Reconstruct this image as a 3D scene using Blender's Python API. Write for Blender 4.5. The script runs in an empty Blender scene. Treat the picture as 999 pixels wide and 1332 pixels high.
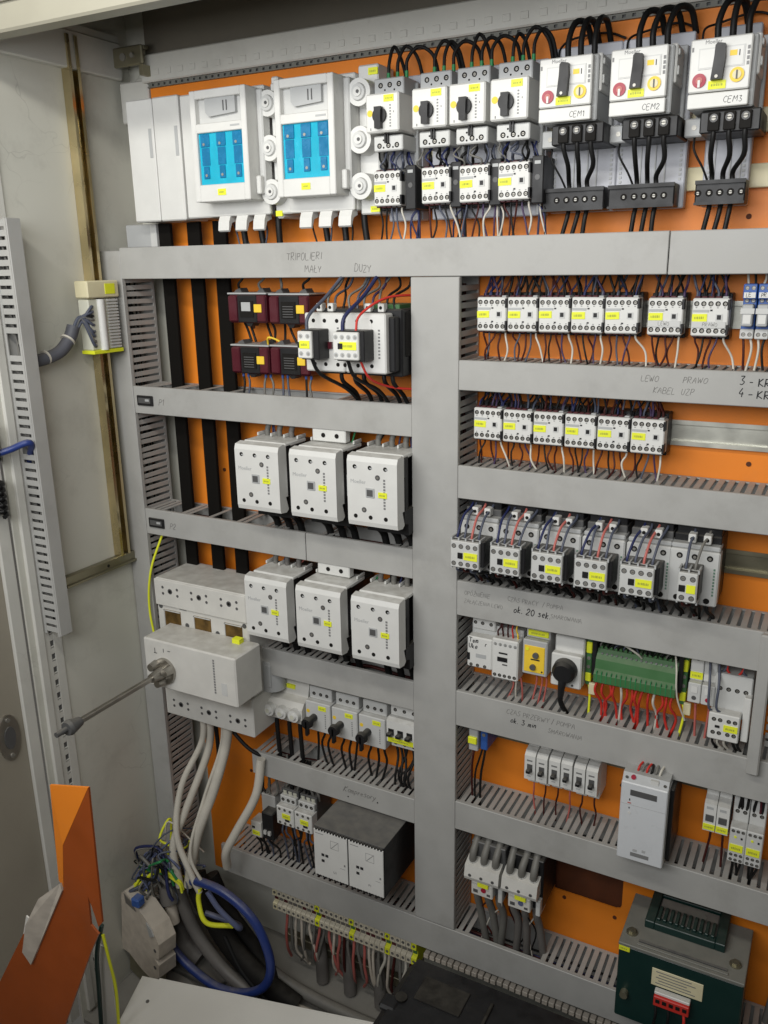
import bpy, math, random
from mathutils import Vector, Matrix
random.seed(7)
scene = bpy.context.scene
COL = scene.collection
R = math.radians

# ------------------------------------------------------------------ camera
yaw, pit, roll = R(28.45), R(16.2), R(-0.95)
rt = Vector((math.cos(yaw), math.sin(yaw), 0)); fw = Vector((-math.sin(yaw), math.cos(yaw), 0)); up = Vector((0, 0, 1))
f2 = fw*math.cos(pit) - up*math.sin(pit); u2 = up*math.cos(pit) + fw*math.sin(pit)
r3 = rt*math.cos(roll) + u2*math.sin(roll); u3 = -rt*math.sin(roll) + u2*math.cos(roll)
cd = bpy.data.cameras.new('camera'); cam = bpy.data.objects.new('camera', cd); COL.objects.link(cam)
cd.sensor_fit = 'VERTICAL'; cd.sensor_height = 24.0; cd.lens = 24.0*1110/1332
cd.clip_start = 0.02; cd.clip_end = 50
m = Matrix.Identity(4)
for i in range(3):
    m[i][0] = r3[i]; m[i][1] = u3[i]; m[i][2] = -f2[i]
m[0][3], m[1][3], m[2][3] = 0.0, -1.212, 0.0
cam.matrix_world = m
scene.camera = cam
# ------------------------------------------------------------------ light: dim room + one fluorescent fitting above the open cabinet + an added soft fill
w = bpy.data.worlds.new('World'); scene.world = w; w.use_nodes = True
bg = w.node_tree.nodes['Background']; bg.inputs[0].default_value = (1.0, 0.95, 0.86, 1); bg.inputs[1].default_value = 0.075
ld = bpy.data.lights.new('ceiling_tube_light', 'AREA'); ld.shape = 'RECTANGLE'; ld.size = 1.1; ld.size_y = 0.05
ld.energy = 5.8; ld.color = (1.0, 0.97, 0.90)
lo = bpy.data.objects.new('ceiling_tube_light', ld); COL.objects.link(lo)
lo.location = (-0.58, -0.87, 0.465)
lo.rotation_euler = (Vector((-0.46, 0, -0.42)) - Vector(lo.location)).to_track_quat('-Z', 'Y').to_euler()
l2 = bpy.data.lights.new('added_fill_light', 'AREA'); l2.shape = 'RECTANGLE'; l2.size = 1.4; l2.size_y = 0.5; l2.energy = 17; l2.color = (0.98, 0.99, 1.0)  # added soft fill from behind the camera, no actual fitting
l2o = bpy.data.objects.new('added_fill_light', l2); COL.objects.link(l2o); l2o.location = (-0.55, -1.45, 0.24)
l2o.rotation_euler = (Vector((-0.58, 0, 0.30)) - Vector(l2o.location)).to_track_quat('-Z', 'Y').to_euler()
vs = scene.view_settings; vs.view_transform = 'Standard'; vs.look = 'None'; vs.gamma = 1.0; vs.exposure = 0.0; vs.use_curve_mapping = False

# ------------------------------------------------------------------ materials
MATS = {}
def lin(h):
    h = h.lstrip('#'); out = []
    for i in (0, 2, 4):
        c = int(h[i:i+2], 16)/255
        out.append(c/12.92 if c <= .04045 else ((c+.055)/1.055)**2.4)
    return tuple(out)
def mat(name, col, rough=.5, metal=0., var=.06, scale=35., dust=0., bump=0., coat=0., smear=0., trans=0., scratch=0.):
    """procedural plastic / metal: colour mottling, roughness variation, settled dust on upward faces, fine relief"""
    if name in MATS: return MATS[name]
    if isinstance(col, str): col = lin(col)
    mt = bpy.data.materials.new(name); mt.use_nodes = True; nt = mt.node_tree; N = nt.nodes; L = nt.links
    b = N['Principled BSDF']; b.inputs['Metallic'].default_value = metal; b.inputs['Roughness'].default_value = rough
    b.inputs['Coat Weight'].default_value = coat
    if trans: b.inputs['Transmission Weight'].default_value = trans
    tc = N.new('ShaderNodeTexCoord'); no = N.new('ShaderNodeTexNoise'); no.inputs['Scale'].default_value = scale; no.inputs['Detail'].default_value = 6
    oi = N.new('ShaderNodeObjectInfo'); ad = N.new('ShaderNodeVectorMath'); ad.operation = 'ADD'
    geo = N.new('ShaderNodeNewGeometry')
    L.new(geo.outputs['Position'], no.inputs['Vector'])
    mr = N.new('ShaderNodeMapRange'); mr.inputs[1].default_value = .3; mr.inputs[2].default_value = .7
    mr.inputs[3].default_value = 1-var; mr.inputs[4].default_value = 1+var*.6
    L.new(no.outputs['Fac'], mr.inputs[0])
    mx = N.new('ShaderNodeVectorMath'); mx.operation = 'SCALE'; mx.inputs[0].default_value = col; L.new(mr.outputs[0], mx.inputs['Scale'])
    src = mx.outputs[0]
    if smear:   # greasy hand marks and scuffs, larger than the mottling
        n2 = N.new('ShaderNodeTexNoise'); n2.inputs['Scale'].default_value = 9; n2.inputs['Detail'].default_value = 8; n2.inputs['Roughness'].default_value = .7
        L.new(geo.outputs['Position'], n2.inputs['Vector'])
        m2 = N.new('ShaderNodeMapRange'); m2.inputs[1].default_value = .52; m2.inputs[2].default_value = .75; m2.inputs[3].default_value = 0; m2.inputs[4].default_value = smear
        L.new(n2.outputs['Fac'], m2.inputs[0])
        mm = N.new('ShaderNodeMix'); mm.data_type = 'RGBA'; L.new(m2.outputs[0], mm.inputs[0]); L.new(src, mm.inputs[6]); mm.inputs[7].default_value = (.13, .115, .095, 1)
        src = mm.outputs[2]
    if scratch:   # hairline scratches and old scuff lines, broken up by a mask
        vo = N.new('ShaderNodeTexVoronoi'); vo.feature = 'DISTANCE_TO_EDGE'; vo.inputs['Scale'].default_value = 7
        nw = N.new('ShaderNodeTexNoise'); nw.inputs['Scale'].default_value = 4; nw.inputs['Detail'].default_value = 4; L.new(geo.outputs['Position'], nw.inputs['Vector'])
        va = N.new('ShaderNodeVectorMath'); va.operation = 'MULTIPLY_ADD'; va.inputs[1].default_value = (.5, .5, .5); L.new(nw.outputs['Color'], va.inputs[0]); L.new(geo.outputs['Position'], va.inputs[2]); L.new(va.outputs[0], vo.inputs['Vector'])
        m6 = N.new('ShaderNodeMapRange'); m6.inputs[1].default_value = 0; m6.inputs[2].default_value = .009; m6.inputs[3].default_value = 1; m6.inputs[4].default_value = 0; L.new(vo.outputs['Distance'], m6.inputs[0])
        nk = N.new('ShaderNodeTexNoise'); nk.inputs['Scale'].default_value = 6; nk.inputs['Detail'].default_value = 3
        vk = N.new('ShaderNodeVectorMath'); vk.operation = 'ADD'; vk.inputs[1].default_value = (3.1, 7.7, 1.3); L.new(geo.outputs['Position'], vk.inputs[0]); L.new(vk.outputs[0], nk.inputs['Vector'])
        m7 = N.new('ShaderNodeMapRange'); m7.inputs[1].default_value = .50; m7.inputs[2].default_value = .66; m7.inputs[4].default_value = scratch; L.new(nk.outputs['Fac'], m7.inputs[0])
        mu2 = N.new('ShaderNodeMath'); mu2.operation = 'MULTIPLY'; L.new(m6.outputs[0], mu2.inputs[0]); L.new(m7.outputs[0], mu2.inputs[1])
        mm = N.new('ShaderNodeMix'); mm.data_type = 'RGBA'; L.new(mu2.outputs[0], mm.inputs[0]); L.new(src, mm.inputs[6]); mm.inputs[7].default_value = (.09, .085, .07, 1)
        src = mm.outputs[2]
    if dust:
        sx = N.new('ShaderNodeSeparateXYZ'); L.new(geo.outputs['Normal'], sx.inputs[0])
        md = N.new('ShaderNodeMapRange'); md.inputs[1].default_value = .55; md.inputs[2].default_value = .98; md.inputs[4].default_value = dust
        L.new(sx.outputs['Z'], md.inputs[0])
        n3 = N.new('ShaderNodeTexNoise'); n3.inputs['Scale'].default_value = 60; n3.inputs['Detail'].default_value = 5; L.new(geo.outputs['Position'], n3.inputs['Vector'])
        mu = N.new('ShaderNodeMath'); mu.operation = 'MULTIPLY'; L.new(md.outputs[0], mu.inputs[0])
        m4 = N.new('ShaderNodeMapRange'); m4.inputs[1].default_value = .3; m4.inputs[2].default_value = .65; m4.inputs[3].default_value = .35; L.new(n3.outputs['Fac'], m4.inputs[0])
        L.new(m4.outputs[0], mu.inputs[1])
        mm = N.new('ShaderNodeMix'); mm.data_type = 'RGBA'; L.new(mu.outputs[0], mm.inputs[0]); L.new(src, mm.inputs[6]); mm.inputs[7].default_value = (.27, .25, .21, 1)
        src = mm.outputs[2]
    L.new(src, b.inputs['Base Color'])
    rr = N.new('ShaderNodeMapRange'); rr.inputs[1].default_value = .3; rr.inputs[2].default_value = .7
    rr.inputs[3].default_value = max(.03, rough-.08); rr.inputs[4].default_value = min(1, rough+.1); L.new(no.outputs['Fac'], rr.inputs[0]); L.new(rr.outputs[0], b.inputs['Roughness'])
    if bump:
        bp = N.new('ShaderNodeBump'); bp.inputs['Strength'].default_value = bump; bp.inputs['Distance'].default_value = .001
        n5 = N.new('ShaderNodeTexNoise'); n5.inputs['Scale'].default_value = 400; L.new(geo.outputs['Position'], n5.inputs['Vector']); L.new(n5.outputs['Fac'], bp.inputs['Height'])
        L.new(bp.outputs[0], b.inputs['Normal'])
    MATS[name] = mt
    return mt
mat('duct', (.395, .393, .375), .52, var=.06, scale=22, dust=.35, smear=.24, bump=.05)
mat('duct_in', (.10, .10, .095), .8)
mat('orange', (.82, .235, .014), .52, var=.07, scale=8, smear=.13, bump=.08)
mat('orange_shaded', (.33, .066, .007), .5, var=.12, scale=14, smear=.15)  # shaded copy of the orange: main face of the bent sheet painted darker
mat('white', (.67, .67, .645), .42, var=.03, dust=.55)
mat('white_dirty', (.63, .62, .58), .48, var=.06, dust=.5, smear=.08)
mat('offwhite', (.56, .565, .55), .45, var=.04, dust=.5)
mat('lgrey', (.42, .43, .43), .48, var=.04, dust=.5)
mat('lilac', (.47, .48, .52), .45, var=.05)
mat('dgrey', (.085, .085, .085), .5, dust=.4)
mat('black', (.014, .014, .015), .42, dust=.35)
mat('black_matt', (.012, .011, .010), .7, dust=.15)
mat('busbar', (.009, .008, .007), .85)
mat('maroon', (.075, .006, .014), .38, dust=.3)
mat('tagprint', (.36, .38, .05), .6, var=0)
mat('rail_pale', (.60, .60, .53), .38, metal=.55, var=.08, scale=30, smear=.15)
mat('trafo_grey', (.17, .17, .15), .55, dust=.3, smear=.3, var=.1)
mat('yellow', (.80, .84, .03), .55, var=.03)
mat('amber', (.85, .58, .04), .5)
mat('cream', (.70, .64, .42), .5)
mat('green_dk', (.004, .026, .022), .38, dust=.12)
mat('green', (.055, .155, .055), .45, dust=.55)
mat('green_w', (.02, .22, .07), .5)
mat('red', (.36, .015, .04), .45)
mat('red_w', (.55, .03, .02), .5)
mat('pink_w', (.48, .13, .11), .5)
mat('blue', (.03, .10, .36), .42, dust=.3)
mat('blue_w', (.014, .020, .085), .5)
mat('bgrey_w', (.075, .085, .12), .5)
mat('purple_w', (.055, .030, .085), .5)
mat('brown_w', (.055, .010, .008), .5)
mat('black_w', (.010, .010, .010), .5)
mat('white_w', (.58, .55, .48), .55)
mat('grey_w', (.16, .155, .14), .55, dust=.5)
mat('cyan', (.0, .42, .60), .22, var=.10, scale=60, coat=.4)
mat('cyan_dk', (.0, .17, .36), .25, var=.15, scale=90)
mat('steel', (.42, .40, .36), .38, metal=1)
mat('screw', (.34, .33, .30), .5, metal=.7)
mat('brass', (.66, .56, .34), .28, metal=1, var=.2, scale=14)
mat('zinc', (.33, .31, .22), .42, metal=.85, var=.15, scale=20, dust=.3)
mat('wall_paint', (.59, .585, .52), .5, var=.06, scale=5, smear=.22, bump=.05, scratch=.28)
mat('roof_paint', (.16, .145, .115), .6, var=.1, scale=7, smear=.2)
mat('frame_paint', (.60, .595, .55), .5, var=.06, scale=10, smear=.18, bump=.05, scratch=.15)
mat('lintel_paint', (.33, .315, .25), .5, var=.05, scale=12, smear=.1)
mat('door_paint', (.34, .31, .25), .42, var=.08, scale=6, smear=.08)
mat('floor_paint', (.24, .23, .205), .6, var=.25, scale=9, smear=.45, bump=.1)
mat('case_black', (.012, .012, .013), .55, var=.2, scale=60, smear=.15)
mat('sheet_white', (.78, .765, .71), .5, var=.05, scale=8, smear=.08)
mat('rivet_shade_brown', (.10, .026, .006), .8, var=.2)  # dark brown of the rivets, also the painted shade inside the cutout
mat('ink', (.012, .012, .014), .6, var=0)
mat('ink_faint', (.18, .175, .165), .6, var=.15)
mat('print', (.20, .20, .20), .5, var=0)
mat('print_green', (.12, .22, .16), .5, var=0)
mat('copper_dk', (.20, .12, .035), .5, metal=.6, var=.5, scale=70)
mat('bone', (.58, .52, .44), .6, var=.15, scale=60, dust=.3, smear=.15)
mat('conduit', (.15, .14, .13), .55, dust=.5, smear=.4, scale=18, var=.2)
mat('hose_blue', (.018, .040, .19), .38, dust=.5)
mat('slate_blue', (.10, .12, .22), .5, dust=.4)
mat('psu', (.62, .64, .66), .30, var=.03, dust=.4)
mat('sleeve', (.085, .088, .105), .55, dust=.3)
mat('ivory', (.66, .61, .48), .55, var=.1, scale=50, dust=.35, smear=.12)
mat('clear', (.62, .62, .52), .2, dust=.2)

for q, v in (('busbar', .06), ('black_w', .25), ('black', .3), ('black_matt', .15), ('brown_w', .3)): MATS[q].node_tree.nodes['Principled BSDF'].inputs['Specular IOR Level'].default_value = v
# ------------------------------------------------------------------ mesh builder
TINY = {'terminal_recesses', 'terminal_screws', 'fixing_screws', 'printed_scale', 'printed_marks', 'printed_lines', 'printed_symbols', 'edge_notches', 'screws', 'bolts', 'fuse_links', 'marking_strip', 'latch', 'rivets', 'clamp_screws', 'terminal_holes', 'lower_screws', 'marks', 'rating_plate', 'terminal_funnels', 'scale_window', 'perforated_lip', 'lower_side_wall'}
class MB:
    def __init__(s): s.v = []; s.f = []; s.mi = []; s.sm = []; s.mats = []
    def k(s, name):
        if name not in s.mats: s.mats.append(name)
        return s.mats.index(name)
    def add(s, vs, fs, mname, smooth=False):
        o = len(s.v); s.v += [tuple(q) for q in vs]; k = s.k(mname)
        for f in fs:
            s.f.append([i+o for i in f]); s.mi.append(k); s.sm.append(smooth)
        return s
    def box(s, x0, x1, y0, y1, z0, z1, mname, c=0.):
        if x0 > x1: x0, x1 = x1, x0
        if y0 > y1: y0, y1 = y1, y0
        if z0 > z1: z0, z1 = z1, z0
        if mname == 'yellow' and (y1-y0) < .0025 and (x1-x0) > .0115:
            rs = random.Random(int((x1-x0)*1e6)+int(z0*1e6)); xx = x0+(x1-x0)*.16; zc = (z0+z1)/2; hh = (z1-z0)*.17
            while xx < x1-(x1-x0)*.22:
                ww = rs.uniform(.0007, .0018)
                vs = [(x, y, z) for x in (xx, xx+ww) for y in (y0-.00012, y0) for z in (zc-hh, zc+hh*rs.uniform(.4, 1))]
                s.add(vs, [(0,1,3,2), (4,6,7,5), (0,4,5,1), (2,3,7,6), (0,2,6,4), (1,5,7,3)], 'tagprint'); xx += ww+rs.uniform(.0005, .0009)
        if c <= 0:
            vs = [(x, y, z) for x in (x0, x1) for y in (y0, y1) for z in (z0, z1)]
            fs = [(0,1,3,2), (4,6,7,5), (0,4,5,1), (2,3,7,6), (0,2,6,4), (1,5,7,3)]
            return s.add(vs, fs, mname)
        c = min(c, (x1-x0)*.45, (y1-y0)*.45, (z1-z0)*.45)
        P = {}; vs = []
        ctr = Vector(((x0+x1)/2, (y0+y1)/2, (z0+z1)/2)); h = Vector(((x1-x0)/2, (y1-y0)/2, (z1-z0)/2))
        for sx in (-1, 1):
            for sy in (-1, 1):
                for sz in (-1, 1):
                    for a in range(3):
                        d = [h[i]-(c if i != a else 0) for i in range(3)]
                        P[(sx, sy, sz, a)] = len(vs); vs.append((ctr.x+sx*d[0], ctr.y+sy*d[1], ctr.z+sz*d[2]))
        fs = []
        for a in range(3):
            b, e = (a+1) % 3, (a+2) % 3
            for sa in (-1, 1):
                q = []
                for sb, se in ((-1,-1), (1,-1), (1,1), (-1,1)):
                    t = [0,0,0]; t[a] = sa; t[b] = sb; t[e] = se; q.append(P[(t[0],t[1],t[2],a)])
                fs.append(q if sa > 0 else q[::-1])
            for sb in (-1, 1):
                for se in (-1, 1):
                    t1 = [0,0,0]; t2 = [0,0,0]
                    t1[a] = -1; t2[a] = 1
                    for t in (t1, t2): t[b] = sb; t[e] = se
                    q = [P[(*t1, b)], P[(*t2, b)], P[(*t2, e)], P[(*t1, e)]]
                    fs.append(q if sb*se > 0 else q[::-1])
        for sx in (-1, 1):
            for sy in (-1, 1):
                for sz in (-1, 1):
                    q = [P[(sx, sy, sz, 0)], P[(sx, sy, sz, 1)], P[(sx, sy, sz, 2)]]
                    fs.append(q if sx*sy*sz > 0 else q[::-1])
        return s.add(vs, fs, mname)
    def cyl(s, p, ax, r, h, mname, n=12, r2=None, smooth=True):
        """disc / cylinder / cone starting at p, running h along axis ax"""
        ax = Vector(ax).normalized(); t = ax.orthogonal().normalized(); b = ax.cross(t); p = Vector(p); r2 = r if r2 is None else r2
        vs = []
        for i in range(n):
            a = 2*math.pi*i/n; d = t*math.cos(a)+b*math.sin(a); vs += [p+d*r, p+ax*h+d*r2]
        fs = [(2*i, 2*((i+1) % n), 2*((i+1) % n)+1, 2*i+1) for i in range(n)]
        s.add(vs, fs, mname, smooth)
        s.add([vs[2*i] for i in range(n)], [tuple(range(n))[::-1]], mname)
        s.add([vs[2*i+1] for i in range(n)], [tuple(range(n))], mname)
        return s
    def prism(s, poly, a0, a1, mname, axis='x'):
        """poly: 2D outline; axis x -> (y,z), y -> (x,z), z -> (x,y)"""
        n = len(poly)
        def P(a, q):
            return (a, q[0], q[1]) if axis == 'x' else ((q[0], a, q[1]) if axis == 'y' else (q[0], q[1], a))
        vs = [P(a0, q) for q in poly]+[P(a1, q) for q in poly]
        fs = [tuple(range(n))[::-1], tuple(range(n, 2*n))]+[(i, (i+1) % n, n+(i+1) % n, n+i) for i in range(n)]
        area = sum(poly[i][0]*poly[(i+1) % n][1]-poly[(i+1) % n][0]*poly[i][1] for i in range(n))
        flip = (area < 0) ^ (axis == 'y') ^ (a1 < a0)
        if flip: fs = [f[::-1] for f in fs]
        return s.add(vs, fs, mname)
    def tube(s, pts, r, mname, n=6, seg=6, r2=None, flat=None):
        P = [Vector(p) for p in pts]; path = []
        Q = [P[0]*2-P[1]]+P+[P[-1]*2-P[-2]]
        for i in range(1, len(Q)-2):
            for j in range(seg):
                t = j/seg; a, b, c, d = Q[i-1], Q[i], Q[i+1], Q[i+2]
                path.append(.5*((2*b)+(c-a)*t+(2*a-5*b+4*c-d)*t*t+(3*b-a-3*c+d)*t**3))
        path.append(P[-1])
        T = []
        for i in range(len(path)):
            d = path[min(i+1, len(path)-1)]-path[max(i-1, 0)]
            T.append(d.normalized() if d.length > 1e-9 else Vector((0, 0, 1)))
        nrm = T[0].orthogonal().normalized(); vs = []
        for i, p in enumerate(path):
            nrm = (nrm-T[i]*nrm.dot(T[i])); nrm = nrm.normalized() if nrm.length > 1e-6 else T[i].orthogonal().normalized()
            bb = T[i].cross(nrm); rr = r if r2 is None else r+(r2-r)*i/(len(path)-1)
            for k in range(n):
                a = 2*math.pi*k/n; vs.append(p+(nrm*math.cos(a)+bb*math.sin(a))*rr)
        fs = []
        for i in range(len(path)-1):
            for k in range(n): fs.append((i*n+k, i*n+(k+1) % n, (i+1)*n+(k+1) % n, (i+1)*n+k))
        s.add(vs, fs, mname, True)
        L = len(vs)-n
        s.add(vs[:n], [tuple(range(n))[::-1]], mname); s.add(vs[L:], [tuple(range(n))], mname)
        return s
    def mesh(s, name):
        me = bpy.data.meshes.new(name); me.from_pydata(s.v, [], s.f)
        for q in s.mats: me.materials.append(MATS[q])
        me.polygons.foreach_set('material_index', s.mi); me.polygons.foreach_set('use_smooth', s.sm); me.update()
        return me
    def build(s, name, parent=None, loc=None):
        o = bpy.data.objects.new(name, s.mesh(name)); COL.objects.link(o)
        if parent is not None: o.parent = parent
        if loc: o.location = loc
        if name in TINY: o['kind'] = 'stuff'
        return o
def inst(name, me, parent, loc=(0,0,0), rot=(0,0,0)):
    o = bpy.data.objects.new(name, me); COL.objects.link(o); o.parent = parent; o.location = loc; o.rotation_euler = rot
    return o
def tag(o, label, cat, group=None, kind=None):
    o['label'] = label; o['category'] = cat
    if group: o['group'] = group
    if kind: o['kind'] = kind
    return o
def thing(name, label, cat, loc=(0,0,0), group=None):
    o = bpy.data.objects.new(name, None); o.empty_display_size = .01; COL.objects.link(o); o.location = loc
    return tag(o, label, cat, group)
KIDS = {}
def copy_tree(o, parent=None):
    c = o.copy(); COL.objects.link(c); c.parent = parent
    for ch in list(o.children): copy_tree(ch, c)
    return c
def jit(a): return random.uniform(-a, a)
def wire(parent, pts, r, mname, name='wire', n=6, seg=5):
    return MB().tube(pts, r, mname, n, seg).build(name, parent)
def text(parent, s, x, y, z, size, mname='ink', wob=0., slant=0., rot=0., name='handwriting', ax='front'):
    cu = bpy.data.curves.new('t', 'FONT'); cu.body = s; cu.size = size; cu.resolution_u = 2; cu.extrude = .00012; cu.shear = slant
    to = bpy.data.objects.new('t', cu); COL.objects.link(to)
    me = bpy.data.meshes.new_from_object(to); COL.objects.unlink(to); bpy.data.objects.remove(to)
    me.name = name; ph = random.uniform(0, 9); c, sn = math.cos(rot), math.sin(rot)
    for v in me.vertices:
        a, b, d = v.co
        if wob: a += wob*size*math.sin(b*900*.01/size+ph+a*40); b += wob*size*1.3*math.sin(a*1.1/size+ph)
        a, b = a*c-b*sn, a*sn+b*c
        v.co = (x+a, y-d-.00012, z+b)
    me.materials.clear(); me.materials.append(MATS[mname])
    o = bpy.data.objects.new(name, me); COL.objects.link(o)
    if parent is not None: o.parent = parent
    return o

GL = {'A': [[(0,0),(.3,1),(.6,0)],[(.12,.4),(.5,.42)]], 'B': [[(0,0),(0,1),(.4,.97),(.48,.78),(.35,.55),(.02,.52)],[(.35,.54),(.55,.28),(.4,.02),(0,0)]], 'C': [[(.55,.85),(.3,1),(.05,.7),(.05,.3),(.3,0),(.55,.15)]],
 'D': [[(0,0),(0,1),(.35,.93),(.55,.5),(.35,.06),(0,0)]], 'E': [[(.5,1),(.02,.98),(0,0),(.5,.02)],[(0,.52),(.4,.54)]], 'I': [[(.1,0),(.12,1)]], 'J': [[(.3,1),(.3,.2),(.1,0),(0,.2)]], 'K': [[(0,0),(.02,1)],[(.5,1),(.04,.45),(.55,0)]],
 'L': [[(0,1),(.02,.02),(.5,.0)]], 'M': [[(0,0),(.06,1),(.34,.4),(.62,1),(.68,0)]], 'N': [[(0,0),(.02,1),(.48,.02),(.5,1)]], 'O': [[(.3,1),(.05,.75),(.05,.25),(.3,0),(.55,.25),(.55,.75),(.28,1)]], 'P': [[(0,0),(.02,1)],[(.0,.97),(.4,.95),(.48,.75),(.35,.5),(.02,.48)]],
 'R': [[(0,0),(.02,1)],[(.0,.97),(.4,.95),(.48,.75),(.35,.5),(.05,.48),(.55,0)]], 'S': [[(.5,.88),(.25,1),(.05,.78),(.25,.55),(.47,.3),(.35,.04),(.12,0),(0,.15)]], 'T': [[(0,1),(.6,.98)],[(.3,1),(.3,0)]], 'U': [[(0,1),(.04,.25),(.25,0),(.48,.25),(.5,1)]], 'V': [[(0,1),(.28,0),(.55,1)]],
 'W': [[(0,1),(.18,0),(.36,.7),(.54,0),(.75,1)]], 'Y': [[(0,1),(.28,.5),(.55,1)],[(.28,.5),(.26,0)]], 'Z': [[(0,1),(.52,.98),(.02,.02),(.55,0)]], '0': [[(.28,1),(.05,.7),(.05,.3),(.28,0),(.5,.3),(.5,.7),(.26,1)]], '1': [[(.05,.75),(.25,1),(.25,0)]], '2': [[(.02,.75),(.2,1),(.45,.85),(.4,.55),(0,.02),(.5,0)]],
 '3': [[(.05,.95),(.45,.97),(.2,.58),(.48,.35),(.3,.02),(.02,.1)]], '4': [[(.35,1),(.02,.4),(.52,.4)],[(.38,.6),(.36,0)]], 'o': [[(.22,.55),(.04,.35),(.06,.1),(.22,0),(.4,.2),(.38,.45),(.2,.55)]], 'k': [[(0,0),(.02,1)],[(.35,.55),(.04,.28),(.38,0)]], 's': [[(.34,.5),(.12,.56),(.06,.42),(.32,.2),(.22,0),(0,.06)]],
 'e': [[(.04,.28),(.36,.32),(.3,.54),(.1,.5),(.03,.25),(.15,.02),(.38,.08)]], 'm': [[(0,0),(.03,.55)],[(.03,.4),(.17,.55),(.24,.4),(.24,0)],[(.24,.4),(.38,.55),(.46,.4),(.46,0)]], 'i': [[(.08,0),(.09,.5)],[(.09,.72),(.10,.76)]], 'n': [[(0,0),(.03,.55)],[(.03,.4),(.2,.55),(.3,.4),(.3,0)]],
 'p': [[(0,-.3),(.03,.55)],[(.03,.45),(.22,.55),(.35,.3),(.2,.02),(.03,.1)]], 'r': [[(0,0),(.03,.55)],[(.03,.35),(.15,.52),(.3,.5)]], 'y': [[(0,.55),(.15,.1)],[(.35,.55),(.1,-.3),(-.05,-.25)]], 't': [[(.12,.8),(.12,.08),(.28,.02)],[(0,.55),(.28,.56)]], '.': [[(.05,0),(.09,.03)]], '-': [[(0,.45),(.4,.47)]], '/': [[(0,-.1),(.35,1.1)]], "'": [[(0,1),(.03,.85)]]}
DIA = {'\u0141': ('L', [[(-.12,.4),(.25,.62)]]), '\u017b': ('Z', [[(.26,1.18),(.28,1.22)]]), '\u0179': ('Z', [[(.22,1.12),(.34,1.3)]]), '\u0104': ('A', [[(.58,0),(.52,-.15),(.64,-.22)]]), '\u00d3': ('O', [[(.25,1.12),(.38,1.3)]])}
def hand(parent, s, x, y, z, size, mname='ink', slant=.1, bold=.055):
    """pen handwriting: each stroke a thin bead of ink on the surface"""
    mb = MB(); cx = 0.; rs = random.Random(len(s)*37+int(abs(x)*1e4))
    for ch in s:
        if ch == ' ': cx += .45; continue
        st = GL.get(ch)
        if st is None and ch in DIA: st = GL[DIA[ch][0]]+DIA[ch][1]
        if st is None: cx += .4; continue
        wd = max(p[0] for q in st for p in q); k = rs.uniform(.9, 1.1); dz = rs.uniform(-.08, .08); sl = slant+rs.uniform(-.08, .08)
        for q in st:
            pts = []
            for a, b in q:
                b2 = b*k+dz+rs.uniform(-.03, .03); pts.append((x+(cx+a+rs.uniform(-.03, .03)+b2*sl)*size, y, z+b2*size))
            mb.tube(pts, bold*size, mname, 5, 3)
        cx += wd+.2+rs.uniform(-.03, .05)
    o = mb.build('handwriting', parent); o['kind'] = 'stuff'
    return o
# ------------------------------------------------------------------ the cabinet shell
cab = thing('electrical_cabinet', 'open beige steel cabinet with orange mounting plate behind all the devices', 'cabinet', (0, 0, -1.42))
ZO = 1.42
def cpart(mb, name): return mb.build(name, cab, (0, 0, ZO))
XW = -1.166
mp = MB().box(-1.092, -.336, 0, .003, -1.262, .297, 'orange').box(-.222, .50, 0, .003, -1.262, .297, 'orange').box(-.336, -.222, 0, .003, -.93, .297, 'orange').box(-.336, -.222, 0, .003, -1.262, -1.034, 'orange')
mp.prism([(-.222, -1.034), (-.231, -1.034), (-.2245, -1.0315), (-.222, -1.025)], 0, .003, 'orange', 'y')
cpart(mp, 'mounting_plate')
for q in ((-.318, -1.045), (-.232, -1.052), (-.20, .02), (-.935, -.30), (-.905, -.10), (-.12, -.375), (-.10, -.265), (-.43, -.755), (-.235, -.80), (-.975, -.99), (-.96, -1.235), (-.13, .05), (-.10, .262), (-1.02, -.12), (-.99, -.36), (-.90, -.40)):
    cpart(MB().cyl((q[0], 0, q[1]), (0, -1, 0), .0034, .0012, 'rivet_shade_brown', 10), 'plate_rivet')
cpart(MB().box(-.350, -.208, .010, .012, -1.05, -.915, 'rivet_shade_brown'), 'cutout_shade_plate')  # plate added behind the opening, its dark colour stands in for shade
cpart(MB().box(XW-.003, .56, .032, .036, -1.42, .42, 'wall_paint'), 'back_wall')
cpart(MB().box(XW-.004, XW, -.33, .032, -1.42, .42, 'wall_paint'), 'side_wall')
cpart(MB().box(.55, .554, -.33, .0315, -1.42, .42, 'wall_paint'), 'side_wall')
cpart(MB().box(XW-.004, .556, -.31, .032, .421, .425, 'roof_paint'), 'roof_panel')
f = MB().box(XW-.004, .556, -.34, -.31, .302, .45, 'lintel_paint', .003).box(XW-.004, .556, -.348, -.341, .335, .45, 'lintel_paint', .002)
cpart(f, 'roof_lintel')
cpart(MB().box(XW, XW+.015, -.309, .0, .309, .366, 'frame_paint', .002).box(XW, XW+.012, -.309, .0, .366, .378, 'frame_paint', .001), 'side_rail')
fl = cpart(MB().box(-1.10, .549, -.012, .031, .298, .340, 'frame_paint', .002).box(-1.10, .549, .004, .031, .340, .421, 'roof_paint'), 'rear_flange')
km = MB().box(-.0055, .0055, -.0012, 0, -.0045, .0045, 'frame_paint', .0005).mesh('knockout')
for i in range(62): inst('knockout', km, fl, (-1.065+i*.0255, -.012, .3115))
g = MB()
for i in range(130): g.box(-1.09+i*.0126, -1.082+i*.0126, -.0065, -.004, .2925, .2962, 'trafo_grey')
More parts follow.
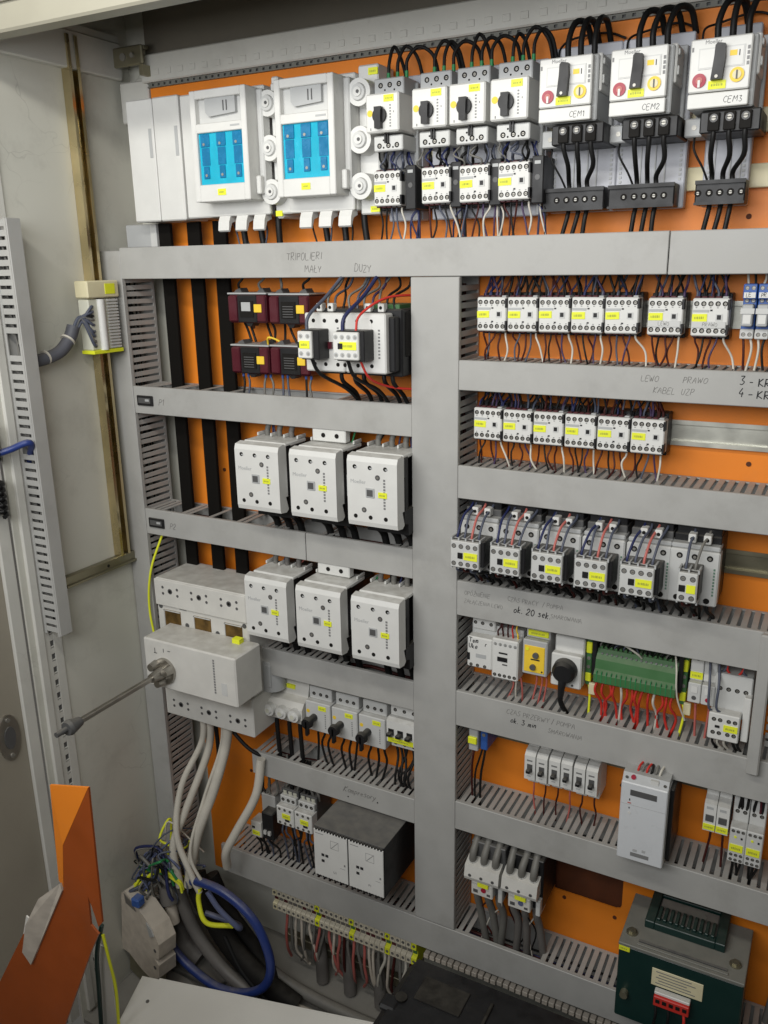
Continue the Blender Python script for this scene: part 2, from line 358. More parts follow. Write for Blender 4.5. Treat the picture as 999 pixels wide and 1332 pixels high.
g.box(-1.092, .549, -.0065, -.001, .2962, .2976, 'trafo_grey').box(-1.092, .549, -.0065, -.001, .2905, .2925, 'trafo_grey').box(-1.092, .549, -.0030, -.001, .2922, .2964, 'dgrey')
cpart(g, 'perforated_lip')
# lower shell
cpart(MB().box(XW, .55, -.33, .032, -1.42, -1.41, 'floor_paint'), 'floor_panel')
cpart(MB().box(XW+.01, -.97, -.30, -.165, -1.41, -1.40, 'floor_paint', .002), 'floor_plate')
cpart(MB().box(XW+.01, -.97, -.16, -.02, -1.41, -1.398, 'floor_paint', .002), 'floor_plate')
# front post with real punched holes (ladder)
p = MB(); xa, xb = XW, XW+.004
z = -1.38
p.box(XW, XW+.003, -.302, -.291, -1.40, .30, 'frame_paint', .0005).box(XW, XW+.003, -.283, -.266, -1.40, .30, 'frame_paint', .0005)
zz = -1.395
while zz < .29:
    p.box(XW+.0001, XW+.0028, -.291, -.283, zz, zz+.0105, 'frame_paint'); p.box(XW+.0001, XW+.0028, -.291, -.283, zz+.0125, zz+.014, 'frame_paint'); zz += .025
p.box(XW+.0001, XW+.0005, -.2912, -.2828, -1.40, .30, 'dgrey')
p.box(XW-.003, XW+.006, -.318, -.303, -1.40, .30, 'frame_paint', .001)
cpart(p, 'front_post')
b = MB().box(-1.142, -1.078, -.030, -.024, .322, .352, 'zinc', .002).box(-1.142, -1.078, -.024, -.0125, .346, .352, 'zinc', .001)
b.cyl((-1.118, -.030, .336), (0, -1, 0), .006, .003, 'screw').cyl((-1.098, -.030, .337), (0, -1, 0), .004, .003, 'screw').box(-1.086, -1.078, -.03, -.008, .306, .322, 'zinc')
cpart(b, 'corner_bracket')
cpart(MB().box(-1.158, -1.094, -.004, .031, .240, .3045, 'frame_paint', .002), 'corner_bracket')
# vertical top-hat rail on the left wall and its cross rail
r = MB()
prof = [(-.122, 0), (-.122, .018), (-.116, .018), (-.116, .0165), (-.1205, .0165), (-.1205, .0016), (-.1005, .0016), (-.1005, .0165), (-.105, .0165), (-.105, .018), (-.099, .018), (-.099, 0)]
r.prism([(XW+.0005+q[1], q[0]) for q in prof], -.515, .358, 'brass', 'z')
rail = r.build('wall_rail'); tag(rail, 'tall brass coloured mounting rail standing on the left cabinet wall', 'rail')
r = MB().box(XW, XW+.012, -.25, -.002, -.535, -.516, 'zinc', .001).box(XW+.012, XW+.016, -.25, -.002, -.535, -.531, 'zinc').cyl((XW+.012, -.075, -.5255), (1, 0, 0), .005, .003, 'screw').cyl((XW+.012, -.15, -.5255), (1, 0, 0), .003, .0005, 'black')
tag(r.build('cross_rail'), 'short dull metal rail running back along left wall under the brass rail', 'rail')

# cabinet door, folded open on the left
d = thing('cabinet_door', 'open taupe cabinet door with oval lock plate at the left edge', 'door', (XW-.006, -.342, -1.40))
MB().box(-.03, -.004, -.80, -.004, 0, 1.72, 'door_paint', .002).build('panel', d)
MB().box(-.004, .004, -.016, .008, 0, 1.72, 'frame_paint', .002).build('edge_fold', d)
lk = MB()
lk.prism([(-.047+.021*math.cos(a*math.pi/10), .641+.042*math.sin(a*math.pi/10)) for a in range(20)], -.004, 0, 'steel', 'x')
lp = lk.build('lock_plate', d)
MB().prism([(-.047+.011*math.cos(a*math.pi/8), .641+.021*math.sin(a*math.pi/8)) for a in range(16)], 0, .0015, 'dgrey', 'x').build('keyhole', lp)
MB().cyl((0, -.047, .674), (1, 0, 0), .004, .002, 'screw').cyl((0, -.047, .608), (1, 0, 0), .004, .002, 'screw').build('screws', lp)

# ------------------------------------------------------------------ slotted cable ducts
FP = .0125
fmesh = MB().box(-.0040, .0040, -.076, -.009, -.0018, 0, 'duct', .0004).mesh('finger')
fmesh_v = MB().box(-.0018, 0, -.076, -.009, -.0040, .0040, 'duct', .0004).mesh('finger')
def hduct(label, x0, x1, zt, zb, gaps=(), splits=(), loose=0):
    t = thing('cable_duct', label, 'cable duct', ((x0+x1)/2, 0, zb), 'slotted grey cable ducts'); ox, oz = -(x0+x1)/2, -zb
    def B(mb, n): return mb.build(n, t, (ox, 0, oz))
    B(MB().box(x0, x1, -.004, -.001, zb+.002, zt-.002, 'duct').box(x0, x1, -.009, -.004, zt-.0018, zt, 'duct').box(x0, x1, -.009, -.004, zb, zb+.0018, 'duct'), 'base')
    lw = MB(); x = x0+.008
    while x < x1-.006: lw.box(x-.004, x+.004, -.074, -.009, zb+.0002, zb+.0016, 'duct'); x += FP
    B(lw, 'lower_side_wall')
    xs = [x0]+list(splits)+[x1]; covers = []
    for i in range(len(xs)-1):
        a, b = xs[i]+(.0006 if i else 0), xs[i+1]-(.0006 if i < len(xs)-2 else 0); dz = jit(.0012) if i else 0
        c = MB().box(a, b, -.0815, -.079, zb-.0012+dz, zt+.0012+dz, 'duct', .0009).box(a, b, -.079, -.0745, zt+.0002+dz, zt+.0013+dz, 'duct').box(a, b, -.079, -.0745, zb-.0013+dz, zb-.0002+dz, 'duct')
        covers.append(B(c, 'cover'))
    x = x0+.008
    while x < x1-.006:
        if not any(a < x < b for a, b in gaps):
            inst('finger', fmesh, t, (x+ox, 0, zt+oz), (0, jit(.05), jit(.012)))
        x += FP
    wb = MB()
    for i in range(7):
        yy, zz = -random.uniform(.02, .066), random.uniform(zb+.008, zb+.55*(zt-zb))
        wb.tube([(x0+.01+(x1-x0-.02)*k/6, yy+jit(.006), zz+jit(.006)) for k in range(7)], random.choice((.0016, .002, .0032)), random.choice(('black_w', 'black_w', 'brown_w', 'grey_w', 'blue_w', 'bgrey_w')), 5, 2)
    o = B(wb, 'wire_bundle'); o['kind'] = 'stuff'
    return t, covers, (ox, oz)
def vduct(label, x0, x1, zt, zb, walls='LR', zgaps=(), yf=-.0825):
    t = thing('cable_duct', label, 'cable duct', ((x0+x1)/2, 0, zb), 'slotted grey cable ducts'); ox, oz = -(x0+x1)/2, -zb
    def B(mb, n): return mb.build(n, t, (ox, 0, oz))
    B(MB().box(x0+.002, x1-.002, -.004, -.001, zb, zt, 'duct').box(x0, x0+.0018, -.009, -.004, zb, zt, 'duct').box(x1-.0018, x1, -.009, -.004, zb, zt, 'duct'), 'base')
    c = MB().box(x0-.0012, x1+.0012, yf, -.0795, zb, zt, 'duct', .0009).box(x0-.0013, x0-.0002, -.0795, -.0745, zb, zt, 'duct').box(x1+.0002, x1+.0013, -.0795, -.0745, zb, zt, 'duct')
    cov = B(c, 'cover')
    for s_ in walls:
        zz = zb+.008
        while zz < zt-.006:
            if not any(a < zz < b for a, b in zgaps):
                inst('finger', fmesh_v, t, ((x1 if s_ == 'R' else x0+.0018)+ox, 0, zz+oz), (jit(.02), 0, 0))
            zz += FP
    wb = MB()
    for i in range(8):
        xx, yy = random.uniform(x0+.01, x1-.01), -random.uniform(.02, .066)
        wb.tube([(xx+jit(.005), yy+jit(.005), zb+.01+(zt-zb-.02)*k/7) for k in range(8)], random.choice((.0018, .003)), random.choice(('black_w', 'black_w', 'brown_w', 'grey_w', 'blue_w')), 5, 2)
    o = B(wb, 'wire_bundle'); o['kind'] = 'stuff'
    return t, cov, (ox, oz)

XR = .48
BARS = ((-1.071, -1.045), (-1.008, -.981), (-.953, -.926))
bg_ = [(a-.008, b+.008) for a, b in BARS]
T1, C1, O1 = hduct('grey horizontal duct lid across the whole width under the top row', -1.119, XR, .0325, -.0165, gaps=bg_+[(-.91, -.66)], splits=(-.209,))
LC, LCC, LO_ = vduct('grey vertical cable duct at the left end beside the beige wall', -1.163, -1.1195, .029, -1.165, 'R')
CC, CCC, CO_ = vduct('wide grey vertical cable duct in the middle between left and right rows', -.5615, -.4885, -.0185, -1.117, 'LR')
L2, L2C, O2 = hduct('grey horizontal duct below the dark red transformers, with black tag', -1.118, -.563, -.203, -.249, gaps=bg_+[(-.90, -.70)])
L3, L3C, O3 = hduct('grey horizontal duct below the upper three large contactors', -1.118, -.563, -.430, -.476, gaps=bg_+[(-.89, -.855), (-.80, -.74), (-.72, -.60)], splits=(-.763,))
L4, L4C, O4 = hduct('short grey duct below the lower three large contactors', -.885, -.563, -.659, -.708, gaps=[(-.70, -.575)])
L5, L5C, O5 = hduct('short grey duct below the black knob switches, with scrawled word', -.906, -.563, -.8805, -.926, gaps=[(-.86, -.83), (-.81, -.775)])
R2, R2C, OR2 = hduct('grey duct below the upper right row of small contactors, marked 3-KR', -.4875, XR, -.1345, -.1745, )
R3, R3C, OR3 = hduct('grey duct below the six small contactors, with bare rail above', -.4875, XR, -.288, -.3355)
R4, R4C, OR4 = hduct('grey duct marked ok. 20 sek. above the green terminal module', -.4875, XR, -.469, -.523)
R5, R5C, OR5 = hduct('grey duct marked ok. 3 min above the six miniature breakers', -.4875, XR, -.656, -.715)
R6, R6C, OR6 = hduct('grey duct behind the tall white power supply', -.4875, XR, -.8595, -.910)
L6, L6C, O6 = hduct('long grey duct along the bottom above the terminal row', -1.0, XR, -1.121, -1.180, gaps=[(-.46, -.34)])

# writing on the duct lids
def on(cover, O, *a, **k):
    o = text(cover, *a, **k); return o
Yt = -.0817
def lid_text(cov, O, s, x, z, size, m='ink', **k):
    # cover objects sit at an offset; text is given in world x,z
    return hand(cov, s, x, -.0815, z, size*.78, m, k.get('slant', .05), .05 if m == 'ink_faint' else .07)
lid_text(C1[0], O1, 'TRIPOLIERI', -.775, .0085, .0135, 'ink_faint', wob=.02, slant=.1)
lid_text(C1[0], O1, 'MAŁY', -.742, -.0105, .0125, 'ink_faint', wob=.02)
lid_text(C1[0], O1, 'DUŻY', -.655, -.0105, .0125, 'ink_faint', wob=.02)
lid_text(L2C[0], O2, 'P1', -1.060, -.232, .014, 'ink_faint', wob=.03, slant=.2)
lid_text(L3C[0], O3, 'P2', -1.060, -.460, .014, 'ink_faint', wob=.03, slant=.2)
lid_text(R2C[0], OR2, '3 - KR 1', -.113, -.150, .0125, 'ink', wob=.02)
lid_text(R2C[0], OR2, '4 - KR 2', -.113, -.165, .0125, 'ink', wob=.02)
lid_text(R2C[0], OR2, 'LEWO', -.232, -.150, .0095, 'ink_faint', wob=.03, slant=.2)
lid_text(R2C[0], OR2, 'PRAWO', -.180, -.150, .0095, 'ink_faint', wob=.03, slant=.2)
lid_text(R2C[0], OR2, 'KABEL  UZP', -.216, -.165, .0095, 'ink_faint', wob=.03, slant=.2)
lid_text(R4C[0], OR4, 'OPÓŹNIENIE', -.475, -.488, .0085, 'ink_faint', wob=.03, slant=.15)
lid_text(R4C[0], OR4, 'ZAŁĄCZENIA LEWO', -.475, -.501, .0075, 'ink_faint', wob=.03, slant=.15)
lid_text(R4C[0], OR4, 'CZAS PRACY  / POMPA', -.405, -.486, .0085, 'ink_faint', wob=.03, slant=.1)
lid_text(R4C[0], OR4, 'ok. 20 sek.', -.395, -.503, .0125, 'ink', wob=.025, slant=.15)
lid_text(R4C[0], OR4, 'SMAROWANIA', -.338, -.501, .0080, 'ink_faint', wob=.03, slant=.1)
lid_text(R5C[0], OR5, 'CZAS PRZERWY / POMPA', -.402, -.673, .0098, 'ink_faint', wob=.03, slant=.15)
lid_text(R5C[0], OR5, 'ok. 3 min', -.395, -.687, .0115, 'ink', wob=.03, slant=.15)
lid_text(R5C[0], OR5, 'SMAROWANIA', -.335, -.689, .0090, 'ink_faint', wob=.03, slant=.2)
lid_text(L5C[0], O5, 'Kompresory', -.705, -.905, .0145, 'ink_faint', wob=.05, slant=.35)
for (T, O, z, nm) in ((L2, O2, -.226, 'upper'), (L3, O3, -.453, 'lower')):
    MB().box(-1.108, -1.072, -.0855, -.0818, z-.009, z+.009, 'black', .001).box(-1.104, -1.076, -.0858, -.0855, z-.0045, z+.005, 'dgrey').box(-1.088, -1.079, -.0861, -.0858, z-.001, z+.003, 'lgrey').build('cable_tag_holder', T, (O[0], 0, O[1]))
MB().cyl((-.695, -.0815, -.914), (0, -1, 0), .0014, .0004, 'ink').cyl((-.635, -.0815, -.908), (0, -1, 0), .0014, .0004, 'ink').build('rivets', L5C[0])

# slotted duct on the left wall (slots face the viewer)
t = thing('cable_duct', 'slotted grey duct standing at the left edge near the open door', 'cable duct', (XW, -.30, -.60), 'slotted grey cable ducts')
MB().box(.001, .004, .002, .024, 0, .675, 'duct').box(.004, .010, 0, .0018, 0, .675, 'duct').box(.004, .042, .022, .0238, 0, .675, 'duct').build('base', t)
MB().box(.0425, .045, -.0013, .0245, 0, .675, 'duct', .0009).box(.038, .0425, -.0013, -.0003, 0, .675, 'duct').build('cover', t)
fl_ = MB().box(.010, .040, 0, .0018, -.0046, .0046, 'duct', .0004).mesh('finger')
zz = .010
k = 0
while zz < .67:
    if k not in (22, 33, 34): inst('finger', fl_, t, (0, 0, zz))
    k += 1; zz += .0143
wb = MB()
for i in range(5): wb.tube([(.012+.024*random.random(), .007+.010*random.random(), .02+.63*q/6) for q in range(7)], .0024, random.choice(('black_w', 'grey_w', 'blue_w')), 5, 2)
o = wb.build('wire_bundle', t); o['kind'] = 'stuff'

# ------------------------------------------------------------------ mounting rails
def rail_h(label, z, x0, x1, yb=-.0005):
    mb = MB().prism([(yb, z-.0175), (yb-.001, z-.0175), (yb-.0065, z-.0175), (yb-.0075, z-.0175), (yb-.0075, z-.0115), (yb-.0065, z-.0115), (yb-.0065, z-.0115), (yb-.0012, z-.0115), (yb-.0012, z+.0115), (yb-.0075, z+.0115), (yb-.0075, z+.0175), (yb-.0065, z+.0175), (yb-.0065, z+.0125), (yb, z+.0125)], x0, x1, 'rail_pale' if z > -.3 else 'zinc', 'x')
    return tag(mb.build('mounting_rail'), label, 'rail', 'horizontal mounting rails')
rail_h('bare metal rail carrying the upper right row of small contactors', -.070, -.484, XR)
rail_h('long bare metal rail to the right of the six small contactors', -.228, -.484, XR)
rail_h('metal rail ending right of the contactors with auxiliary blocks', -.402, -.484, XR)
rail_h('metal rail behind the yellow relay and green terminal module', -.588, -.484, XR)
rail_h('olive metal rail behind the six miniature breakers and white power supply', -.748, -.484, XR)
rail_h('metal rail behind the black knob switches', -.785, -.90, -.566)
rail_h('metal rail behind the small contactors left of the black box', -1.02, -.93, -.566)
for zz, nm in ((.160, 'upper'), (.097, 'lower')):
    tag(MB().box(-.668, XR, -.010, -.001, zz-.014, zz+.014, 'cream', .001).build('busbar_carrier'), '%s cream coloured busbar strip behind the rotary breakers' % nm, 'busbar', 'cream busbar strips')

# three black busbars
for i, (a, b) in enumerate(BARS):
    tag(MB().box(a, b, -.034, -.026, -.56+.0*i, .073, 'busbar', .001).build('insulated_busbar'), '%s of the three flat black busbars running down past the ducts' % ('leftmost', 'middle', 'rightmost')[i], 'busbar', 'flat black busbars')

# ------------------------------------------------------------------ small contactor
def screws(mb, xs, z, y, r=.0032, d='black_matt', s='screw', sr=.0019):
    for x in xs:
        mb.cyl((x, y+.0004, z), (0, -1, 0), r, .0007, d, 10)
        mb.cyl((x+.0003, y-.0002, z-.0002), (0, -1, 0), sr, .0004, s, 8)
        mb.box(x-.0012, x+.0018, y-.0009, y-.0006, z-.0005, z+.0001, d)
def mini_proto():
    o = bpy.data.objects.new('mini_contactor', None); COL.objects.link(o); o.empty_display_size = .01
    MB().box(-.0218, .0218, -.036, -.008, -.0285, .0285, 'black', .001).build('base', o)
    h = MB().box(-.0216, .0216, -.060, -.036, -.0232, .0232, 'white', .0014)
    for i in range(5): h.box(-.0205+i*.0083, -.0139+i*.0083, -.0545, -.036, .0232, .0252, 'maroon' if i < 4 else 'lgrey', .0006); h.box(-.0205+i*.0083, -.0139+i*.0083, -.0545, -.036, -.0252, -.0232, 'maroon' if i < 3 else 'dgrey', .0006)
    h = h.build('front_housing', o)
    s = MB(); xs = [-.0168+i*.0084 for i in range(5)]
    screws(s, xs, .0165, -.060); screws(s, xs, -.0165, -.060); s.build('terminal_screws', o)
    MB().box(-.0208, -.0030, -.0608, -.0598, -.0046, .0046, 'yellow').build('label_tag', o)
    ms_ = MB().box(-.0205, -.0015, -.0606, -.0598, .0062, .0092, 'lgrey').box(-.0002, .0026, -.0604, -.0598, .0075, .0095, 'black').box(-.0002, .0026, -.0604, -.0598, -.0110, -.0090, 'black')
    for k_ in range(5): ms_.box(-.0178+k_*.0084, -.0158+k_*.0084, -.0603, -.0599, .0112, .0122, 'print').box(-.0178+k_*.0084, -.0158+k_*.0084, -.0603, -.0599, -.0122, -.0112, 'print')
    ms_.build('marking_strip', o)
    MB().box(.0068, .0148, -.0608, -.0598, -.0042, .0042, 'offwhite').box(.0084, .0132, -.0612, -.0608, -.0026, .0030, 'black').build('indicator', o)
    MB().box(.0196, .0226, -.0608, -.050, .0090, .0215, 'black', .0004).box(.0196, .0226, -.0608, -.050, -.0215, -.0090, 'black', .0004).build('latch', o)
    return o
MINI = mini_proto()
used = [False]
def mini(label, xc, zc, dy=0., group='small white contactors', zt=None, zb=None, topw=5, botw=True, ytop=-.05, aux=False):
    o = MINI if not used[0] else copy_tree(MINI); used[0] = True
    o.location = (xc, dy, zc+jit(.0006)); o.rotation_euler = (0, jit(.010), 0); tag(o, label, 'contactor', group)
    for ch in o.children:
        if ch.name.startswith('label_tag'): ch.location = (jit(.0006), 0, jit(.0005)); ch.rotation_euler = (0, jit(.035), 0)
    return o
def mini_wires(o, xc, zc, dy, zt, zb, seedcols=None):
    xs = [-.0168+i*.0084 for i in range(5)]
    topc = random.choices(['black_w', 'black_w', 'black_w', 'brown_w', 'bgrey_w', 'purple_w', 'blue_w'], k=10)
    for i in range(10):
        if zt is None: break
        x = xs[i % 5]+jit(.003); dz = zt-zc; e = jit(.022)
        y1 = -.032-dy-.012*random.random()
        wire(o, [(x, -.046, .021), (x, -.046+.004, .030), (x+e*.3, y1, .030+(dz-.030)*.45), (x+e, y1+jit(.008), dz+.012)], .0014 if i < 5 else .0018, topc[i])
    botc = ['brown_w', 'black_w', 'brown_w', 'purple_w', 'white_w']
    for i in range(5):
        if zb is None: break
        x = xs[i]; dz = zb-zc; e = jit(.012)+(.006 if i == 4 else 0)
        wire(o, [(x, -.046, -.021), (x+jit(.001), -.046, -.031), (x+e*.4+jit(.007), -.047+jit(.006), -.031+(dz+.031)*random.uniform(.4, .65)), (x+e, -.046, dz-.010)], .0014 if i < 4 else .0015, botc[i] if random.random() < .75 else random.choice(('black_w', 'bgrey_w', 'brown_w')) if i < 4 else 'white_w')
ORD = ('first', 'second', 'third', 'fourth', 'fifth', 'sixth', 'seventh')
pend = []
for i in range(5):
    xc = -.4475+i*.0452; o = mini('%s small contactor from the middle duct in the upper right row' % ORD[i], xc, -.070, group='small contactors in the upper right row')
    pend.append((o, xc, -.070, 0, -.0165, -.1345))
for i, xc in enumerate((-.2115, -.1575)):
    o = mini('small contactor with white strip reading %s in the upper right row' % ('LEWO', 'PRAWO')[i], xc, -.070, group='small contactors in the upper right row')
    pend.append((o, xc, -.070, 0, -.0165, -.1345))
for i in range(6):
    xc = -.4505+i*.0455; o = mini('%s small contactor from the left in the row beside the bare rail' % ORD[i], xc, -.2265, group='small contactors in the second right row')
    pend.append((o, xc, -.2265, 0, -.1745, -.288))
MS = (-.594, -.524, -.470, -.413)
for i, xc in enumerate((-.599, -.524, -.4675, -.412)):
    o = mini('small contactor under the %s black knob motor starter from the left' % ORD[i], xc, .102, -.021, group='small contactors under the motor starters')
    pend.append((o, xc, .102, -.021, None, .0325))
for (o, xc, zc, dy, zt, zb) in pend:   # parts of the copies are made: now the leads, different on each
    mini_wires(o, xc, zc, dy, zt, zb)
for o, s in ((pend[5][0], 'LEWO'), (pend[6][0], 'PRAWO')):
    MB().box(-.0208, .0190, -.0616, -.0609, -.0128, -.0052, 'offwhite').build('paper_strip', o)
    hand(o, s, -.008, -.0616, -.0110, .0046, 'ink_faint', .05)

# ------------------------------------------------------------------ top row: fuse switch blocks on the left
for i, (a, b) in enumerate(((-1.086, -1.031), (-1.0295, -.9765))):
    t = thing('blank_cover', '%s plain white cover left of the fuse switches' % ('left hand', 'right hand')[i], 'cover', ((a+b)/2, 0, .074), 'plain white blank covers'); hw = (b-a)/2
    MB().box(-hw, hw, -.070, -.012, 0, .187, 'white', .002).build('shell', t)
    MB().box(hw-.010, hw-.0035, -.0708, -.0698, .098, .142, 'lgrey', .0004).build('finger_grip', t)
tag(MB().box(-1.150, -1.088, -.030, -.012, .034, .073, 'lgrey', .002).box(-1.088, -1.074, -.036, -.012, .0345, .073, 'offwhite', .001).build('end_bracket'), 'pale bracket under the left end of the plain white covers', 'bracket')
def fuse_switch(label, x0, xr, c0, c1):
    xc = (x0+xr)/2; t = thing('fuse_switch', label, 'fuse switch', (xc, 0, .074), 'fuse switches with blue windows'); Z = -.074
    B = lambda mb, n, p=t: mb.build(n, p, None if p is not t else (-xc, 0, Z))
    b = MB().box(x0, xr, -.068, -.012, .076, .259, 'white', .002)
    b.box(c0-.006, c1+.008, -.076, -.068, .076, .102, 'white', .0015).box(c1+.0005, c1+.011, -.088, -.068, .104, .250, 'offwhite', .002).box(c1+.0005, c1+.009, -.098, -.088, .104, .130, 'white', .0015)
    B(b, 'base')
    # cover frame with recessed handle window and blue viewing window
    f = MB(); y0, y1 = -.113, -.069; za, zb_ = .096, .2525; w0, w1 = c0+.010, c1-.010
    for q in ((c0, w0, za, zb_), (w1, c1, za, zb_)): f.box(q[0], q[1], y0, y1, q[2], q[3], 'white', .0012)
    for q in ((za, .1205), (.1935, .2065), (.2405, zb_)): f.box(w0+.0001, w1-.0001, y0+.0003, y1, q[0], q[1], 'white', .0010)
    cv = B(f, 'cover')
    B(MB().box(w0, w1, y0+.010, y0+.012, .2064, .2406, 'offwhite').prism([(w0+.016, .2405), (w1-.012, .2405), (w1-.012, .2185), (w0+.022, .2155), (w0+.016, .222)], y0+.004, y0+.010, 'lgrey', 'y').box(w1-.034, w1-.0325, y0+.003, y0+.004, .222, .236, 'dgrey').box(w1-.028, w1-.0265, y0+.003, y0+.004, .222, .236, 'dgrey'), 'handle_window', cv)
    p = B(MB().box(w0+.0002, w1-.0002, y0+.005, y0+.007, .1206, .1934, 'cyan'), 'viewing_window', cv)
    d = MB(); wd = w1-w0
    for k in range(3):
        xx = w0+wd*(.14+.36*k); 
        d.box(xx-.0085, xx+.0085, y0+.0035, y0+.005, .174, .1925, 'cyan_dk', .003).box(xx-.0075, xx+.0075, y0+.0042, y0+.005, .148, .173, 'cyan_dk', .001).box(xx-.0055, xx+.0055, y0+.0035, y0+.005, .129, .147, 'cyan_dk', .003)
        d.cyl((xx-.002, y0+.0035, .178), (0, -1, 0), .0022, .0006, 'screw', 8).cyl((xx, y0+.0035, .134), (0, -1, 0), .0022, .0006, 'screw', 8)
    B(d, 'fuse_links', cv)
    B(MB().box((c0+c1)/2-.008, (c0+c1)/2+.007, y0-.0006, y0+.0002, .1045, .1135, 'yellow'), 'label_tag')
    B(MB().box(w1-.020, w1-.003, y0-.0002, y0+.0004, .199, .2015, 'lgrey'), 'printed_mark')
    for k in range(3):
        xx = c0+.014+k*.034
        B(MB().prism([(-.060, .078), (-.074, .078), (-.079, .068), (-.081, .055), (-.078, .053), (-.072, .066), (-.060, .070)], xx, xx+.021, 'white', 'x'), 'terminal_shield')
        wire(t, [(xx+.027-xc, -.050, .085+Z), (xx+.028-xc, -.052, .06+Z), (xx+.030-xc+jit(.003), -.050, .02+Z)], .0050, 'black_w', 'cable', 8)
    for k in range(3): wire(t, [(c0+.012+k*.03-xc, -.045, .08+Z), (c0+.018+k*.03+jit(.01)-xc, -.05, .055+Z), (c0+.024+k*.03+jit(.01)-xc, -.05, .02+Z)], .0014, random.choice(('black_w', 'bgrey_w')))
    return t
fuse_switch('left fuse switch with blue window beside the plain white covers', -.974, -.812, -.917, -.813)
fuse_switch('right fuse switch with blue window beside the motor starters', -.800, -.655, -.763, -.664)
def support(xc, label):
    t = thing('busbar_support', label, 'busbar support', (xc, 0, .07), 'white busbar supports with round discs')
    MB().box(-.0155 if xc > -.7 else -.006, .017 if xc > -.7 else .006, -.066 if xc < -.7 else -.060, -.012, 0, .198, 'white', .002).build('plate', t)
    for z in (.037, .098, .159):
        o = MB().cyl((0, -.052, z), (0, -1, 0), .0185, .034, 'white', 24, .0180).cyl((0, -.0855, z), (0, -1, 0), .0120, .004, 'offwhite', 20, .0105).build('disc', t)
        MB().cyl((0, -.0895, z), (0, -1, 0), .0062, .002, 'white', 14).cyl((.001, -.0914, z), (0, -1, 0), .0025, .0006, 'dgrey', 10).build('bolt', o)
    MB().box(-.006 if xc < -.7 else .002, .006 if xc < -.7 else .017, -.0688 if xc < -.7 else -.0615, -.066 if xc < -.7 else -.060, .003, .011, 'yellow').build('label_tag', t)
    if xc > -.7: MB().box(.002, .017, -.0615, -.060, .184, .193, 'yellow').build('label_tag', t)
    return t
support(-.7935, 'white support with three round discs between the two fuse switches')
support(-.639, 'white support with three round discs left of the motor starters')

# ------------------------------------------------------------------ motor starters
def knob(mb, x, y, z, r=.0105):
    mb.cyl((x, y, z), (0, -1, 0), r, .004, 'black', 20, r*.96)
    mb.prism([(x-.0048, z-.0165), (x+.0042, z-.0165), (x+.0050, z+.0105), (x-.0052, z+.0105)], y-.0005, y-.0085, 'black', 'y')
def starter(label, xc, i):
    t = thing('motor_starter', label, 'motor starter', (xc, 0, .058), 'motor starters with black rotary knobs'); Z = -.058
    B = lambda mb, n, p=t: mb.build(n, p, (0, 0, Z) if p is t else None)
    a = MB().box(-.0275, .0275, -.034, -.012, .060, .252, 'lilac', .0015)
    a.box(.020, .0265, -.046, -.034, .060, .240, 'lgrey', .001)
    B(a, 'adapter_plate')
    B(MB().box(-.0228, .0228, -.082, -.034, .205, .243, 'lgrey', .0015), 'upper_terminal')
    B(MB().box(-.0262, .0245, -.101, -.034, .1725, .2215, 'white', .002), 'housing')
    B(MB().box(-.0215, .0235, -.088, -.034, .150, .170, 'offwhite', .0015).box(-.003, -.0005, -.092, -.088, .160, .172, 'black').box(.0015, .003, -.092, -.088, .160, .172, 'black'), 'lower_terminal')
    s = MB(); screws(s, (-.0125, .0015, .0155), .234, -.082, .0036); screws(s, (-.0125, .0015, .0145), .157, -.088, .0036)
    for q in ((-.006, .228), (.0085, .2275)): s.cyl((q[0], -.0816, q[1]), (0, -1, 0), .0013, .0006, 'black_matt', 8)
    for q in ((-.006, .1545), (.0085, .1545), (-.006, .164)): s.cyl((q[0], -.0876, q[1]), (0, -1, 0), .0013, .0006, 'black_matt', 8)
    B(s, 'terminal_screws')
    k = MB(); knob(k, -.004, -.101, .1935); B(k, 'rotary_knob')
    B(MB().cyl((-.0195, -.1008, .197), (0, -1, 0), .0043, .0006, 'amber', 14), 'test_button')
    B(MB().box(.002, .017, -.1018, -.1008, .2100, .2185, 'yellow'), 'label_tag')
    pr = MB()
    for q in range(8): pr.box(.0105, .0128, -.1013, -.1009, .1785+q*.0037, .1803+q*.0037, 'print')
    pr.box(-.019, -.018, -.1013, -.1009, .1755, .1785, 'ink').box(.0165, .0172, -.1013, -.1009, .196, .198, 'ink')
    B(pr, 'printed_scale')
    for k_, x in enumerate((-.0125, .0015, .0155)):
        o = MB().cyl((x, -.058, .2435), (0, 0, 1), .0026, .010, 'green_w', 10).build('ferrule', t, (0, 0, Z))
        e = .016+.005*k_+jit(.008)
        wire(t, [(x, -.058, .250+Z), (x+.001, -.057, .268+Z), (x+e*.45, -.050, .284+jit(.004)+Z), (x+e, -.040, .272+Z), (x+e+.004, -.026, .240+Z)], .0024, 'black_w', 'cable', 8)
    for x in (-.0125, .0015, .0145):   # links down to the contactor below
        m_ = jit(.006)
        wire(t, [(x, -.072, .152+Z), (x+.001, -.074, .143+Z), (x+m_, -.078, .137+Z), (x-.004+m_, -.070, .131+Z), (x-.006, -.066, .122+Z)], .0021, random.choice(('black_w', 'black_w', 'bgrey_w')), 'cable', 7)
    for q in range(4): wire(t, [(-.02+q*.012, -.075, .150+Z), (-.018+q*.012+jit(.008), -.088, .138+Z), (-.016+q*.012+jit(.012), -.086, .130+Z), (-.014+q*.010+jit(.006), -.074, .121+Z)], .0013, random.choice(('bgrey_w', 'black_w', 'blue_w', 'grey_w')))
    for q in range(3): wire(t, [(.020+jit(.004), -.06, .150+Z), (.024+jit(.004), -.066, .136+Z), (.028, -.05, .11+Z), (.030+jit(.006), -.05, .02+Z)], .0013, random.choice(('blue_w', 'bgrey_w', 'black_w')))
    return t
